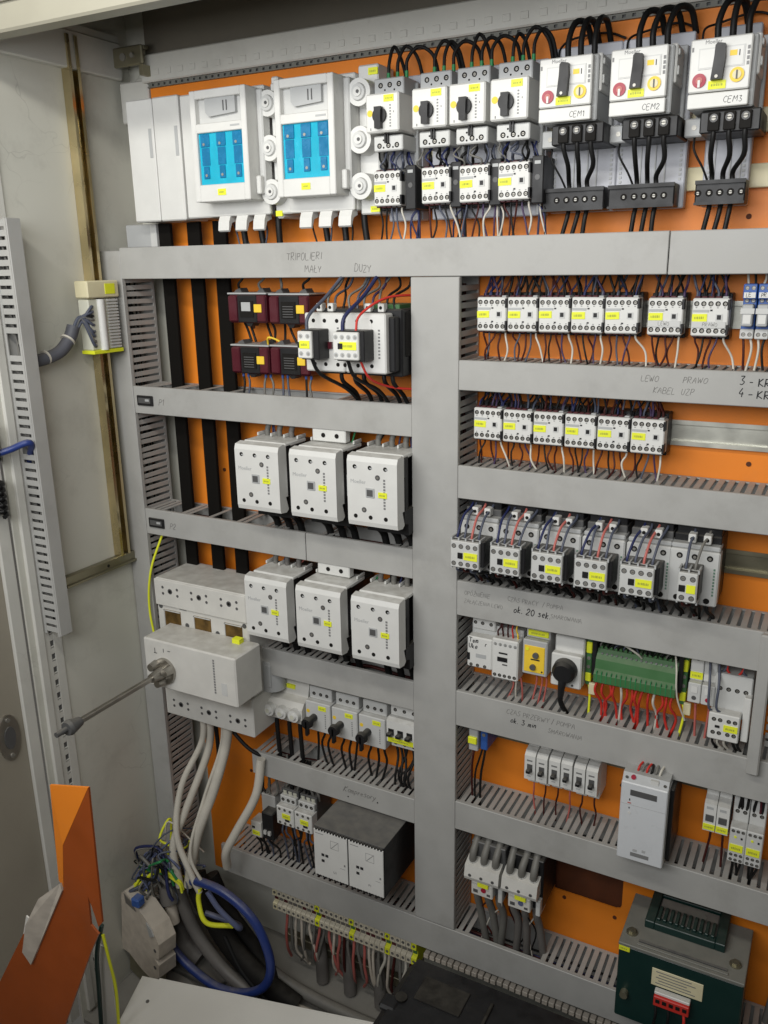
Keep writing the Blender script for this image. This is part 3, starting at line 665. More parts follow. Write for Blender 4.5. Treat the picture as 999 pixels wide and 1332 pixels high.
for i, xc in enumerate(MS):
    starter(('grey and white motor starter with black knob, %s from the fuse switches' % ORD[i]), xc, i)
for i, xc in enumerate((-.565, -.4965, -.4395, -.3815)):
    t = thing('interlock_module', 'black side module right of the %s small contactor in the top row' % ORD[i], 'module', (xc, 0, .073), 'black side modules in the top row')
    MB().box(-.008, .008, -.076, -.020, 0, .058, 'black', .0012).build('body', t)
    MB().cyl((0, -.076, .032), (0, -1, 0), .0035, .0006, 'dgrey', 12).box(-.004, .004, -.0768, -.076, .048, .052, 'lgrey').build('marks', t)
    for q in range(3): wire(t, [(jit(.006), -.06, .002), (jit(.008), -.062, -.015), (jit(.014), -.055, -.052)], .0013, random.choice(('blue_w', 'black_w', 'purple_w', 'white_w')))

# ------------------------------------------------------------------ rotary breakers CEM1..3 (and the next one cut by the frame)
def breaker(label, xc, txt, a0=-.040, a1=.046, b0=-.0405, b1=.0405):
    t = thing('rotary_breaker', label, 'circuit breaker', (xc, 0, .058), 'white rotary circuit breakers'); Z = -.058
    B = lambda mb, n, p=t: mb.build(n, p, (0, 0, Z) if p is t else None)
    a = MB().box(a0, a1, -.030, -.012, .062, .262, 'lilac', .0015)
    for s_ in (a0+.004, a1-.008):
        for q in range(26): a.box(s_, s_+.003, -.0312, -.030, .095+q*.0055, .098+q*.0055, 'lgrey')
    for s_ in (-.010, .008, .020): a.box(s_, s_+.0015, -.0316, -.030, .092, .140, 'lgrey')
    B(a, 'adapter_plate')
    b = MB().box(-.032, .036, -.100, -.030, .163, .236, 'lgrey', .0015)
    b.box(.031, .0385, -.094, -.052, .196, .238, 'white', .0015).box(.033, .0405, -.090, -.070, .226, .233, 'offwhite', .001).box(.033, .0405, -.090, -.070, .205, .215, 'offwhite', .001)
    b.box(-.034, .040, -.040, -.030, .160, .246, 'lgrey', .001)
    B(b, 'body')
    B(MB().box(-.0330, .0315, -.1115, -.0985, .1800, .2345, 'white', .0014), 'housing')
    B(MB().box(-.0330, .0315, -.1105, -.0985, .1635, .1790, 'white', .001), 'name_strip')
    hand(t, txt, .0055, -.1105, .1675+Z, .0066, 'ink', .12, .05)
    text(t, 'Moeller', -.018, -.1117, .2285+Z, .0058, 'print', name='printed_name')
    d = MB().box(-.0240, .0245, -.1122, -.1114, .2030, .2245, 'offwhite').box(-.0225, .0230, -.1126, -.1122, .2045, .2230, 'white').box(.009, .0165, -.1129, -.1126, .214, .2195, 'amber').box(.0185, .0195, -.1129, -.1126, .2135, .2195, 'ink').box(-.0315, -.0295, -.1119, -.1114, .222, .2265, 'print')
    for q in range(4): d.box(.0268, .0295, -.1119, -.1114, .2035+q*.0052, .2072+q*.0052, 'print')
    B(d, 'scale_window')
    B(MB().cyl((-.0215, -.1114, .1920), (0, -1, 0), .0074, .0016, 'red', 22).cyl((-.0215, -.113, .1920), (0, -1, 0), .0036, .0006, 'pink_w', 16).box(-.0228, -.0202, -.1140, -.1129, .1850, .1925, 'white'), 'red_dial')
    B(MB().cyl((.0180, -.1114, .1945), (0, -1, 0), .0076, .0016, 'amber', 22).cyl((.0180, -.113, .1945), (0, -1, 0), .0046, .0008, 'cream', 16).box(.0172, .0188, -.1145, -.1138, .190, .199, 'dgrey'), 'yellow_dial')
    B(MB().prism([(-.0085, .1905), (.0035, .1905), (.0055, .2140), (.0045, .2260), (-.0035, .2275), (-.0058, .2250), (-.0062, .2140)], -.1122, -.1205, 'black', 'y').cyl((-.0025, -.1205, .1935), (0, -1, 0), .0018, .0008, 'screw', 10), 'rotary_handle')
    B(MB().box(-.0115, .0070, -.1126, -.1112, .1820, .1905, 'yellow'), 'label_tag')
    tb = MB().box(-.0195, .0455, -.098, -.030, .138, .1615, 'black', .0015)
    for x in (-.004, .013, .030): tb.box(x-.0065, x+.0065, -.1015, -.098, .140, .1595, 'black_matt', .001)
    tbo = B(tb, 'terminal_block')
    sc = MB()
    for x in (-.004, .013, .030): sc.cyl((x, -.1015, .1535), (0, -1, 0), .0046, .0008, 'dgrey', 12).cyl((x, -.1023, .1535), (0, -1, 0), .0026, .0008, 'screw', 10).box(x-.003, x+.003, -.1034, -.103, .1532, .1540, 'black_matt')
    B(sc, 'terminal_screws')
    B(MB().box(-.041, -.020, -.070, -.030, .139, .1595, 'lgrey', .0015).cyl((-.030, -.070, .149), (0, -1, 0), .003, .0008, 'screw', 10), 'side_terminal')
    lb = MB().box(b0, b1, -.062, -.030, .0625, .0905, 'black', .0015).box(b0, b1, -.066, -.062, .0860, .0905, 'black').box(b0, b1, -.066, -.062, .0625, .0655, 'black')
    B(lb, 'lower_block')
    s = MB()
    for x, rr in ((-.021, .0026), (-.008, .0028), (.004, .0028), (.016, .0028), (.028, .0026)):
        s.cyl((x, -.0617, .076), (0, -1, 0), rr+.0016, .0006, 'black_matt', 10).cyl((x, -.0622, .076), (0, -1, 0), rr*.7, .0008, 'screw', 10).box(x-.002, x+.002, -.0632, -.063, .0757, .0765, 'black_matt')
    B(s, 'lower_screws')
    for k, (x, x2) in enumerate(((-.004, -.008), (.013, .005), (.030, .016))):
        wire(t, [(x, -.095, .148+Z), (x, -.096, .134+Z), (x+jit(.004), -.085, .115+Z), (x2, -.055, .100+Z), (x2, -.050, .088+Z)], .0030, 'black_w', 'cable', 8)
        wire(t, [(x2, -.050, .064+Z), (x2-.001, -.055, .052+Z), (x2-.006+jit(.004), -.055, .020+Z)], .0030, 'black_w', 'cable', 8)
    wire(t, [(-.030, -.060, .140+Z), (-.029, -.064, .125+Z), (-.018, -.058, .104+Z), (-.012, -.050, .088+Z)], .0014, 'black_w')
    for k, x in enumerate((-.012, .004, .021)):   # heavy feeds looping over the top
        e = .016+jit(.010)
        MB().cyl((x, -.066, .2365), (0, 0, 1), .0035, .008, 'green_w', 10).build('ferrule', t, (0, 0, Z))
        wire(t, [(x, -.066, .240+Z), (x, -.066, .262+Z), (x+e*.3, -.056, .283+Z), (x+e*.8, -.035, .284+Z), (x+e, -.016, .262+Z)], .0038, 'black_w', 'cable', 8)
    wire(t, [(-.034, -.035, .246+Z), (-.033, -.030, .262+Z), (-.020, -.016, .272+jit(.004)+Z), (.02, -.012, .277+Z), (.045, -.012, .268+Z)], .0014, 'black_w')
    return t
breaker('white rotary breaker marked CEM1 next to the motor starters', -.338, 'CEM1')
breaker('white rotary breaker marked CEM2 between the other two rotary breakers', -.2515, 'CEM2')
breaker('white rotary breaker marked CEM3 near the right edge of the top row', -.1625, 'CEM3', -.022, .031, -.0245, .0325)
breaker('rotary breaker cut off by the right edge of the picture', -.063, 'CEM4', -.022, .031, -.0245, .0325)

# ------------------------------------------------------------------ current transformers
for i, (xc, zc) in enumerate(((-.872, -.066), (-.790, -.067), (-.872, -.149), (-.792, -.148))):
    nm = ('upper left', 'upper right', 'lower left', 'lower right')[i]
    t = thing('current_transformer', '%s dark red current transformer of the block of four' % nm, 'transformer', (xc, 0, zc-.024), 'dark red current transformers'); Z = .024
    MB().box(-.037, .037, -.058, -.012, .001, .046, 'maroon', .002).box(-.037, -.020, -.062, -.058, .003, .044, 'maroon', .002).box(.020, .037, -.062, -.058, .003, .044, 'maroon', .002).build('body', t)
    MB().box(-.019, .019, -.060, -.058, .002, .045, 'black', .001).box(-.014, .013, -.0612, -.060, .010, .036, 'black_matt').build('core_window', t)
    pl = MB()
    if i == 0: pl.box(-.010, .008, -.0618, -.0612, .020, .034, 'lgrey')
    else:
        for q in range(5): pl.box(-.011, .009, -.0616, -.0612, .012+q*.004, .0133+q*.004, 'dgrey')
    pl.build('rating_plate', t)
    MB().box(-.039, .039, -.060, -.010, .0462, .0490, 'lgrey', .0008).build('top_plate', t)
    MB().box(.016, .031, -.0636, -.0618, .018, .031, 'amber', .0006).build('label_tag', t)
    MB().prism([(-.008, .001), (.008, .001), (.003, -.005), (-.003, -.005)], -.055, -.035, 'black', 'y').build('clip', t)
    for x in (-.026, .020):
        if i < 2: wire(t, [(x, -.04, .048), (x+jit(.005), -.045, .062), (x+.008+jit(.008), -.042, .075), (x+.010, -.04, .112)], .0022, random.choice(('grey_w', 'black_w')))
        MB().prism([(x-.006, .049), (x+.010, .049), (x+.006, .056), (x-.002, .053)], -.05, -.03, 'dgrey', 'y').build('terminal_cover', t)
        for k in range(2):
            if i >= 2:
                MB().cyl((x+k*.010, -.045, -.006), (0, 0, 1), .0022, .007, 'blue', 8).build('ferrule', t)
                wire(t, [(x+k*.010, -.045, -.004), (x+k*.012+jit(.004), -.047, -.02), (x+k*.012+jit(.008), -.050, -.052)], .0019, random.choice(('black_w', 'bgrey_w', 'grey_w')))
            else:
                wire(t, [(x+k*.010, -.035, .002), (x+k*.012+jit(.004), -.030, -.012), (x+k*.012+jit(.01), -.03, -.032)], .0021, 'black_w')
    if i == 3:
        wire(t, [(-.050, -.048, .048), (-.044, -.055, .060), (-.030, -.05, .056), (-.022, -.045, .048)], .0018, 'amber')
wire_cols = ('black_w', 'grey_w', 'bgrey_w', 'red_w', 'purple_w')

# ------------------------------------------------------------------ wide contactor pair
t = thing('reversing_contactor', 'wide white fronted contactor pair with two small add-on blocks beside the transformers', 'contactor', (-.647, 0, -.17))
MB().box(-.058, .082, -.105, -.008, .012, .108, 'black', .002).box(.020, .078, -.120, -.105, .020, .098, 'black', .002).box(.074, .084, -.095, -.02, .040, .104, 'black_matt', .001).build('base', t)
for a, b in ((-.068, -.0005), (.0005, .068)):
    MB().box(a, b, -.130, -.106, .018, .103, 'white', .002).build('front_plate', t)
s = MB()
for x in (-.052, -.033, -.012, .0, .022, .045):
    s.cyl((x, -.1298, .092), (0, -1, 0), .0030, .0006, 'black_matt', 10); s.cyl((x, -.1298, .029), (0, -1, 0), .0030, .0006, 'black_matt', 10)
s.cyl((.034, -.1296, .085), (0, -1, 0), .0125, .001, 'white', 20)
s.build('terminal_screws', t)
p = MB()
for q in range(9): p.box(-.012, -.009, -.1305, -.1299, .042+q*.0048, .0445+q*.0048, 'print'); p.box(.056, .059, -.1305, -.1299, .040+q*.0048, .0425+q*.0048, 'print')
p.box(-.0305, -.020, -.134, -.1299, .052, .062, 'maroon').build('printed_scale', t)
for (x0, x1, bx1, nm) in ((-.060, -.036, -.026, 2), (.000, .042, .049, 4)):
    o = MB().box(x0, x1, -.163, -.146, .040, .079, 'white', .0015).box(x0+.003, bx1, -.158, -.130, .038, .081, 'black', .0012).build('auxiliary_block', t)
    s = MB(); xs = [x0+(x1-x0)*(k+.5)/nm for k in range(nm)]
    screws(s, xs, .072, -.163, .0036, 'lgrey'); screws(s, xs, .047, -.163, .0036, 'lgrey'); s.build('terminal_screws', o)
    MB().box(x0+.004+(0.008 if nm == 4 else 0), x1-.003, -.1640, -.1628, .0545, .0655, 'yellow').box(x0+.001 if nm == 2 else x0+.009, x0+.004 if nm == 2 else x0+.017, -.1642, -.1628, .0555, .0635, 'black').build('label_tag', o)
for x in (-.052, -.033, .030, .052):
    MB().box(x-.006, x+.004, -.112, -.100, .104, .116, 'white', .001).cyl((x-.001, -.112, .110), (0, -1, 0), .0025, .0006, 'black_matt', 8).build('terminal_lug', t)
MB().box(.020, .07, -.09, -.04, .107, .114, 'green', .001).build('circuit_board', t)
for k in range(10):
    x = -.05+k*.0125
    wire(t, [(x, -.09, .105), (x+jit(.004), -.085, .125), (x+jit(.012), -.06, .14), (x+jit(.02), -.05, .17)], .0019, random.choice(wire_cols))
wire(t, [(-.048, -.155, .078), (-.047, -.150, .10), (-.038, -.11, .128), (-.028, -.06, .168)], .0026, 'bgrey_w')
wire(t, [(.012, -.155, .078), (.014, -.150, .10), (.024, -.11, .128), (.030, -.06, .168)], .0028, 'blue_w')
wire(t, [(.034, -.155, .080), (.036, -.145, .102), (.060, -.11, .124), (.090, -.05, .126)], .0018, 'red_w')
wire(t, [(.036, -.150, .042), (.044, -.135, .012), (.060, -.10, -.004), (.088, -.07, -.010)], .0018, 'red_w')
wire(t, [(-.045, -.150, .040), (-.040, -.135, .015), (-.022, -.09, -.012), (-.012, -.06, -.04)], .0028, 'black_w')
wire(t, [(.016, -.150, .040), (.020, -.135, .012), (.034, -.09, -.012), (.042, -.06, -.045)], .0028, 'black_w')
for x in (-.025, -.002, .014, .048, .062): wire(t, [(x, -.10, .016), (x+.002, -.098, 0), (x+.006+jit(.004), -.07, -.02), (x+.008, -.055, -.045)], .0033, 'black_w', 'cable', 8)

# ------------------------------------------------------------------ large contactors
def big_contactor(label, xc, zc, back_plate, side_block, ztop, zbot):
    t = thing('large_contactor', label, 'contactor', (xc, 0, zc-.06), 'large white contactors'); h = .06
    b = MB().box(-.036, .036, -.098, -.008, -.004, .107, 'black', .002)
    b.prism([(-.128, .112), (-.098, .112), (-.098, .02), (-.108, .02), (-.108, .082), (-.116, .082), (-.116, .096), (-.128, .096)], -.038, .042, 'black', 'x')
    b.prism([(-.098, -.012), (-.060, -.012), (-.060, .03), (-.118, .03), (-.112, .010), (-.098, .006)], -.030, .0425, 'black', 'x')
    b.build('base', t)
    f = MB().prism([(-.133, .006), (-.135, .013), (-.135, .106), (-.132, .114), (-.118, .1165), (-.112, .112), (-.112, .008), (-.118, .004)], -.0425, .0425, 'white', 'x')
    f.build('front_housing', t)
    MB().box(-.041, .041, -.112, -.050, .1085, .1165, 'white', .002).box(-.041, -.038, -.075, -.050, .1165, .1225, 'white', .001).box(-.0145, -.0115, -.075, -.050, .1165, .1225, 'white', .001).box(.0115, .0145, -.075, -.050, .1165, .1225, 'white', .001).box(.038, .041, -.075, -.050, .1165, .1225, 'white', .001).build('upper_shroud', t)
    s = MB()
    for x in (-.029, -.003, .023): s.cyl((x, -.1348, .098), (0, -1, 0), .0034, .0006, 'black_matt', 10).cyl((x, -.1348, .021), (0, -1, 0), .0034, .0006, 'black_matt', 10); s.box(x+.0, x+.004, -.1358, -.1351, .0965, .0985, 'lgrey')
    s.cyl((.010, -.1348, .084), (0, -1, 0), .0042, .0006, 'dgrey', 12).cyl((-.014, -.1348, .032), (0, -1, 0), .0042, .0006, 'dgrey', 12).cyl((.010, -.1352, .084), (0, -1, 0), .0022, .0005, 'screw', 8).cyl((-.014, -.1352, .032), (0, -1, 0), .0022, .0005, 'screw', 8)
    s.build('terminal_screws', t)
    MB().box(-.0105, .0045, -.1365, -.1348, .052, .067, 'lgrey', .0008).box(-.008, .002, -.1370, -.1365, .0545, .0645, 'dgrey').build('indicator', t)
    p = MB()
    for q in range(10): p.box(.0195, .0228, -.1354, -.1349, .036+q*.0048, .0392+q*.0048, 'print')
    p.build('printed_scale', t)
    text(t, 'Moeller', -.037, -.1351, .0725, .0085, 'lgrey', name='printed_name')
    MB().box(.0110, .0255, -.1362, -.1348, .0535, .0620, 'yellow').build('label_tag', t)
    if side_block:
        o = MB().box(.0435, .0555, -.106, -.050, .040, .076, 'white', .0012).build('auxiliary_block', t)
        s = MB(); screws(s, (.0495,), .068, -.106, .0032); screws(s, (.0495,), .048, -.106, .0032); s.build('terminal_screws', o)
    if back_plate:
        o = MB().box(-.034, .028, -.079, -.064, .118, .142, 'white', .0015).build('auxiliary_block', t)
        MB().cyl((-.013, -.0792, .1285), (0, -1, 0), .0038, .0006, 'black_matt', 10).cyl((.012, -.0792, .1285), (0, -1, 0), .0038, .0006, 'black_matt', 10).build('terminal_holes', o)
    top = ztop-(zc-.06); bot = zbot-(zc-.06)
    for x in (-.026, -.002, .022):
        wire(t, [(x, -.064, .112), (x, -.064, .128), (x+.003+jit(.003), -.060, .142), (x+.004, -.054, top+.012)], .0046, random.choice(('grey_w', 'conduit')), 'cable', 8)
        wire(t, [(x+.004, -.080, .002), (x+.005, -.078, -.012), (x+.006, -.062, -.028), (x+.008, -.055, bot-.012)], .0060, 'black_w', 'cable', 8)
    for k in range(4): wire(t, [(-.03+jit(.02)+k*.018, -.06, .110), (-.03+k*.018+jit(.01), -.055, .135), (-.03+k*.02+jit(.02), -.045, top+.012)], .0016, random.choice(('red_w', 'blue_w', 'green_w', 'black_w', 'black_w', 'pink_w')))
    return t
for r_, (zc, zt, zb, wd) in enumerate(((-.3285, -.249, -.430, 'upper'), (-.555, -.476, -.659, 'lower'))):
    for i, xc in enumerate((-.8145, -.7085, -.6035)):
        if r_ == 1 and i == 0: xc = -.812
        big_contactor('%s large white contactor in the %s row of three' % (('left', 'middle', 'right')[i], wd), xc, zc, i == 1, i < 2, zt, zb)

# ------------------------------------------------------------------ main breaker with rotary handle drive
t = thing('main_breaker', 'large dusty white main breaker with three dark windows and shaft drive', 'circuit breaker', (-.97, 0, -.823))
B = lambda mb, n, p=t: mb.build(n, p, (.97, 0, .823) if p is t else None)
b = MB().box(-1.074, -.866, -.118, -.020, -.655, -.545, 'white_dirty', .002).box(-1.0735, -.8665, -.113, -.024, -.7445, -.652, 'white_dirty', .002)
b.box(-1.074, -.866, -.122, -.118, -.597, -.546, 'white_dirty', .0015)
b.box(-1.074, -.866, -.120, -.020, -.8225, -.745, 'white_dirty', .002)
B(b, 'body')
B(MB().box(-1.046, -.842, -.190, -.118, -.7215, -.6295, 'white_dirty', .0025), 'handle_drive')
for k, xw in enumerate((-1.038, -.968, -.898)):
    o = B(MB().box(xw-.019, xw+.019, -.1192, -.1178, -.6385, -.605, 'copper_dk').box(xw-.019, xw+.019, -.121, -.1192, -.6065, -.605, 'offwhite').box(xw-.019, xw-.0175, -.121, -.1192, -.6385, -.605, 'offwhite'), 'viewing_window')
s = MB()
for k in range(3):
    for (zz, yy) in ((-.566, -.122), (-.796, -.120)):
        xm = -1.036+k*.067
        s.cyl((xm, yy+.0003, zz), (0, -1, 0), .0052, .0008, 'dgrey', 14).cyl((xm, yy-.0003, zz), (0, -1, 0), .0030, .0006, 'black_matt', 10)
        for dx, dz in ((-.017, .006), (-.017, -.006), (.017, .006), (.017, -.006)): s.cyl((xm+dx, yy+.0003, zz+dz), (0, -1, 0), .0027, .0008, 'dgrey', 10)
for q in ((-1.065, -.60), (-1.005, -.628), (-.935, -.630), (-.874, -.604)): s.cyl((q[0], -.1175 if q[1] < -.598 else -.1217, q[1]), (0, -1, 0), .0045, .0012, 'dgrey', 12)
B(s, 'fixing_screws')
p = MB()
for q in range(13): p.box(-.890, -.8865, -.1905, -.1899, -.7035+q*.005, -.700+q*.005, 'print')
p.box(-.874, -.862, -.1906, -.1899, -.703, -.680, 'offwhite').box(-1.02, -1.004, -.1188, -.1178, -.5995, -.5975, 'print')
p.box(-1.02, -1.019, -.1905, -.1899, -.655, -.645, 'ink').box(-1.022, -1.015, -.1905, -.1899, -.655, -.654, 'ink').box(-1.000, -.999, -.1905, -.1899, -.650, -.643, 'ink').box(-.990, -.984, -.1905, -.1899, -.646, -.645, 'ink')
B(p, 'printed_marks')
B(MB().box(-.886, -.870, -.140, -.1278, -.632, -.621, 'yellow'), 'label_tag')
hb = MB().cyl((-.999, -.190, -.6845), (0, -1, 0), .024, .006, 'steel', 24)
for a in range(3): hb.cyl((-.999+.018*math.cos(a*2.09+.4), -.196, -.6845+.018*math.sin(a*2.09+.4)), (0, -1, 0), .009, .016, 'steel', 14, .007)
hb.cyl((-.999, -.196, -.6845), (0, -1, 0), .012, .030, 'steel', 16, .008)
sh = B(hb, 'drive_hub')
B(MB().box(-1.0033, -.9947, -.385, -.224, -.6888, -.6802, 'steel', .0015), 'shaft')
B(MB().cyl((-.999, -.385, -.6845), (0, -1, 0), .0075, .022, 'dgrey', 16, .013).cyl((-.999, -.407, -.6845), (0, -1, 0), .013, .006, 'dgrey', 16, .011).cyl((-.999, -.413, -.6845), (0, -1, 0), .0045, .020, 'dgrey', 12), 'shaft_coupling')
B(MB().box(-.866, -.850, -.085, -.030, -.735, -.69, 'lgrey', .002).cyl((-.862, -.06, -.745), (0, 0, 1), .024, .06, 'lgrey', 20), 'side_bushing')

# ------------------------------------------------------------------ fuse block, knob switches, three pole breaker
t = thing('screw_fuse_block', 'white block of three screw-in fuses next to the main breaker', 'fuse block', (-.833, 0, -.806))
MB().prism([(-.010, .0), (-.062, .0), (-.070, .004), (-.074, .014), (-.074, .034), (-.066, .044), (-.052, .050), (-.046, .074), (-.042, .078), (-.010, .078)], -.041, .041, 'white_dirty', 'x').build('body', t)
for k in range(3):
    x = -.027+k*.027
    o = MB().cyl((x, -.073, .024), (0, -1, 0), .0125, .010, 'white', 18, .0115).cyl((x, -.083, .024), (0, -1, 0), .0078, .0035, 'white', 14, .006).build('fuse_cap', t)
    MB().cyl((x, -.0865, .024), (0, -1, 0), .0045, .0004, 'clear', 12).build('sight_glass', o)
MB().box(-.006, .012, -.0512, -.0480, .060, .068, 'yellow').build('label_tag', t)
for x in (-.028, .0, .024): wire(t, [(x, -.055, .004), (x, -.057, -.015), (x+.002, -.058, -.045), (x+.003, -.057, -.09)], .0042, 'black_w', 'cable', 8)
for k in range(4): wire(t, [(-.028+k*.017, -.035, .078), (-.026+k*.017, -.04, .088), (-.026+k*.017+jit(.006), -.045, .112)], .0024, 'yellow' if k % 2 else 'green_w')
for i, xc in enumerate((-.7635, -.708, -.6525)):
    t = thing('knob_switch', 'grey motor switch with protruding black knob, %s of three in the row' % ('left one', 'middle one', 'right one')[i], 'motor switch', (xc, 0, -.812), 'motor switches with black knobs')
    MB().box(-.026, .0265, -.066, -.010, .002, .060, 'offwhite', .0015).box(-.023, .024, -.055, -.010, .060, .084, 'offwhite', .0015).build('housing', t)
    s = MB(); screws(s, (-.013, .001, .014), .071, -.055, .0034)
    s.build('terminal_screws', t)
    k = MB().cyl((-.007, -.066, .030), (0, -1, 0), .0068, .020, 'black', 16).cyl((-.007, -.086, .030), (0, -1, 0), .0108, .009, 'black', 18, .0095).box(-.010, -.004, -.095, -.086, .006, .036, 'black', .0015)
    k.build('rotary_knob', t)
    MB().box(.002, .018, -.0668, -.0657, .046, .0545, 'yellow').cyl((-.020, -.0657, .040), (0, -1, 0), .0036, .0006, 'amber', 12).build('label_tag', t)
    p = MB()
    for q in range(8): p.box(.015, .0172, -.0664, -.0659, .012+q*.0037, .0138+q*.0037, 'print')
    p.build('printed_scale', t)
    for x in (-.013, .001, .014):
        wire(t, [(x, -.045, .004), (x+.001, -.048, -.012), (x+jit(.006), -.048, -.035), (x+jit(.008), -.05, -.08)], .0022, 'black_w', 'cable', 7)
        wire(t, [(x, -.035, .084), (x, -.04, .094), (x+jit(.006), -.045, .118)], .0022, 'black_w', 'cable', 7)
        MB().cyl((x, -.038, .082), (0, 0, 1), .0034, .011, 'yellow', 8).build('ferrule', t)
t = thing('three_pole_breaker', 'white three pole miniature breaker beside the middle duct', 'breaker', (-.5965, 0, -.808))
MB().box(-.0265, .0265, -.050, -.010, 0, .082, 'white', .0015).prism([(-.050, .016), (-.066, .018), (-.066, .058), (-.058, .062), (-.050, .062)], -.0265, .0265, 'white', 'x').build('housing', t)
s = MB(); screws(s, (-.0175, 0, .0175), .072, -.050, .0034); screws(s, (-.0175, 0, .0175), .008, -.050, .0034); s.build('terminal_screws', t)
for x in (-.0175, 0, .0175): MB().box(x-.0052, x+.0052, -.0672, -.0658, .032, .0435, 'black').box(x-.0045, x+.0045, -.078, -.067, .0335, .0395, 'black', .001).build('toggle', t)
MB().box(-.024, .0245, -.0668, -.0657, .0185, .0275, 'yellow').build('label_tag', t)
for k in range(6): wire(t, [(-.022+k*.008, -.04, .003), (-.02+k*.008+jit(.006), -.046, -.02), (-.016+k*.007+jit(.014), -.06, -.05), (-.02+k*.008+jit(.01), -.05, -.085)], .0022, 'black_w', 'cable', 7)

# ------------------------------------------------------------------ contactors with auxiliary blocks
for i in range(6):
    xc = -.4485+.0610*i if i < 5 else -.1455; last = i == 5
    lab = 'wide contactor with a narrow two-pole auxiliary block at the row end' if last else '%s contactor from the middle duct in the row with yellow tagged auxiliary blocks' % ORD[i]
    t = thing('power_contactor', lab, 'contactor', (xc, 0, -.45), 'contactors with auxiliary blocks'); wd = .0295 if not last else .0315
    MB().box(-wd+.002, wd-.002, -.074, -.008, .004, .100, 'dgrey' if not last else 'black', .001).box(-wd+.004, wd-.003, -.070, -.030, .098, .112, 'black', .001).build('base', t)
    MB().box(-wd, wd, -.092, -.070, .009, .084, 'offwhite', .002).box(-wd+.001, wd-.001, -.088, -.062, .084, .0905, 'lgrey', .0015).build('front_housing', t)
    s = MB()
    for x in (-.019, 0, .019): s.cyl((x, -.0918, .0755), (0, -1, 0), .0040, .0007, 'black_matt', 12).cyl((x, -.0918, .0165), (0, -1, 0), .0040, .0007, 'black_matt', 12).cyl((x, -.0923, .0752), (0, -1, 0), .0021, .0004, 'screw', 8)
    s.build('terminal_screws', t)
    p = MB()
    for q in range(9): p.box(.0245, .0268, -.0925, -.0919, .0245+q*.0044, .0272+q*.0044, 'print_green')
    p.build('printed_scale', t)
    for x in (-.009, .010) if not last else (-.006, .013):
        o = MB().box(x-.0048, x+.0048, -.086, -.070, .092, .104, 'white', .001).build('terminal_lug', t)
        MB().cyl((x, -.0858, .098), (0, -1, 0), .0026, .0007, 'black_matt', 8).build('terminal_hole', o)
    if not last:
        a0, a1, z0, z1, n = -.0300+.0025, .0165, .024, .0645, 4
    else: a0, a1, z0, z1, n = -.0125, .0115, .026, .066, 2
    o = MB().box(a0, a1, -.133, -.118, z0, z1, 'offwhite', .0014).box(a0, a1+.0005, -.122, -.118, z0+.001, z1+.0015, 'offwhite').box(a0+.001, a1+(.0055 if not last else .001), -.126, -.092, z0+.0025, z1+.001, 'black', .001)
    for k in range(n+1):
        xk = a0+(a1-a0)*k/n; o.box(xk-.0011, xk+.0011, -.129, -.108, z1-.001, z1+.004, 'lgrey'); o.box(xk-.0011, xk+.0011, -.129, -.108, z0-.003, z0+.001, 'lgrey')
    o = o.build('auxiliary_block', t)
    s = MB(); xs = [a0+(a1-a0)*(k+.5)/n for k in range(n)]
    screws(s, xs, z1-.0075, -.133, .0037, 'dgrey', 'screw', .0025); screws(s, xs, z0+.0065, -.133, .0037, 'dgrey', 'screw', .0025); s.build('terminal_screws', o)
    xm = (a0+a1)/2
    MB().box(xm-.001, a1-.002, -.1342, -.1328, z0+.0135, z0+.0245, 'yellow').build('label_tag', o)
    MB().box(xm-.0105, xm-.0025, -.1342, -.1328, z0+.0145, z0+.0235, 'black', .0004).build('indicator', o)
    cols = ('blue_w', 'bgrey_w', 'pink_w', 'bgrey_w') if not last else ('bgrey_w', 'grey_w')
    for k in range(n):
        x = xs[k]; e = jit(.008)+.004
        wire(t, [(x, -.120, z1-.002), (x+.001, -.118, z1+.010), (x+e*.5, -.100, z1+.030), (x+e, -.070, .105), (x+e+jit(.01), -.052, .135)], .0019, cols[k], 'wire', 6)
        wire(t, [(x, -.120, z0+.002), (x+.001, -.118, z0-.010), (x+.006+jit(.004), -.085, .005), (x+.008+jit(.006), -.060, -.022), (x+.008, -.055, -.035)], .0021, random.choice(('black_w', 'black_w', 'brown_w', 'bgrey_w')))
    for x in (-.019, 0, .019):
        wire(t, [(x, -.082, .012), (x+.001, -.082, -.001), (x+.005+jit(.004), -.062, -.016), (x+.006, -.055, -.036)], .0030, 'black_w', 'cable', 7)
        wire(t, [(x, -.060, .108), (x, -.055, .118), (x+jit(.006), -.05, .138)], .0028, 'black_w', 'cable', 7)

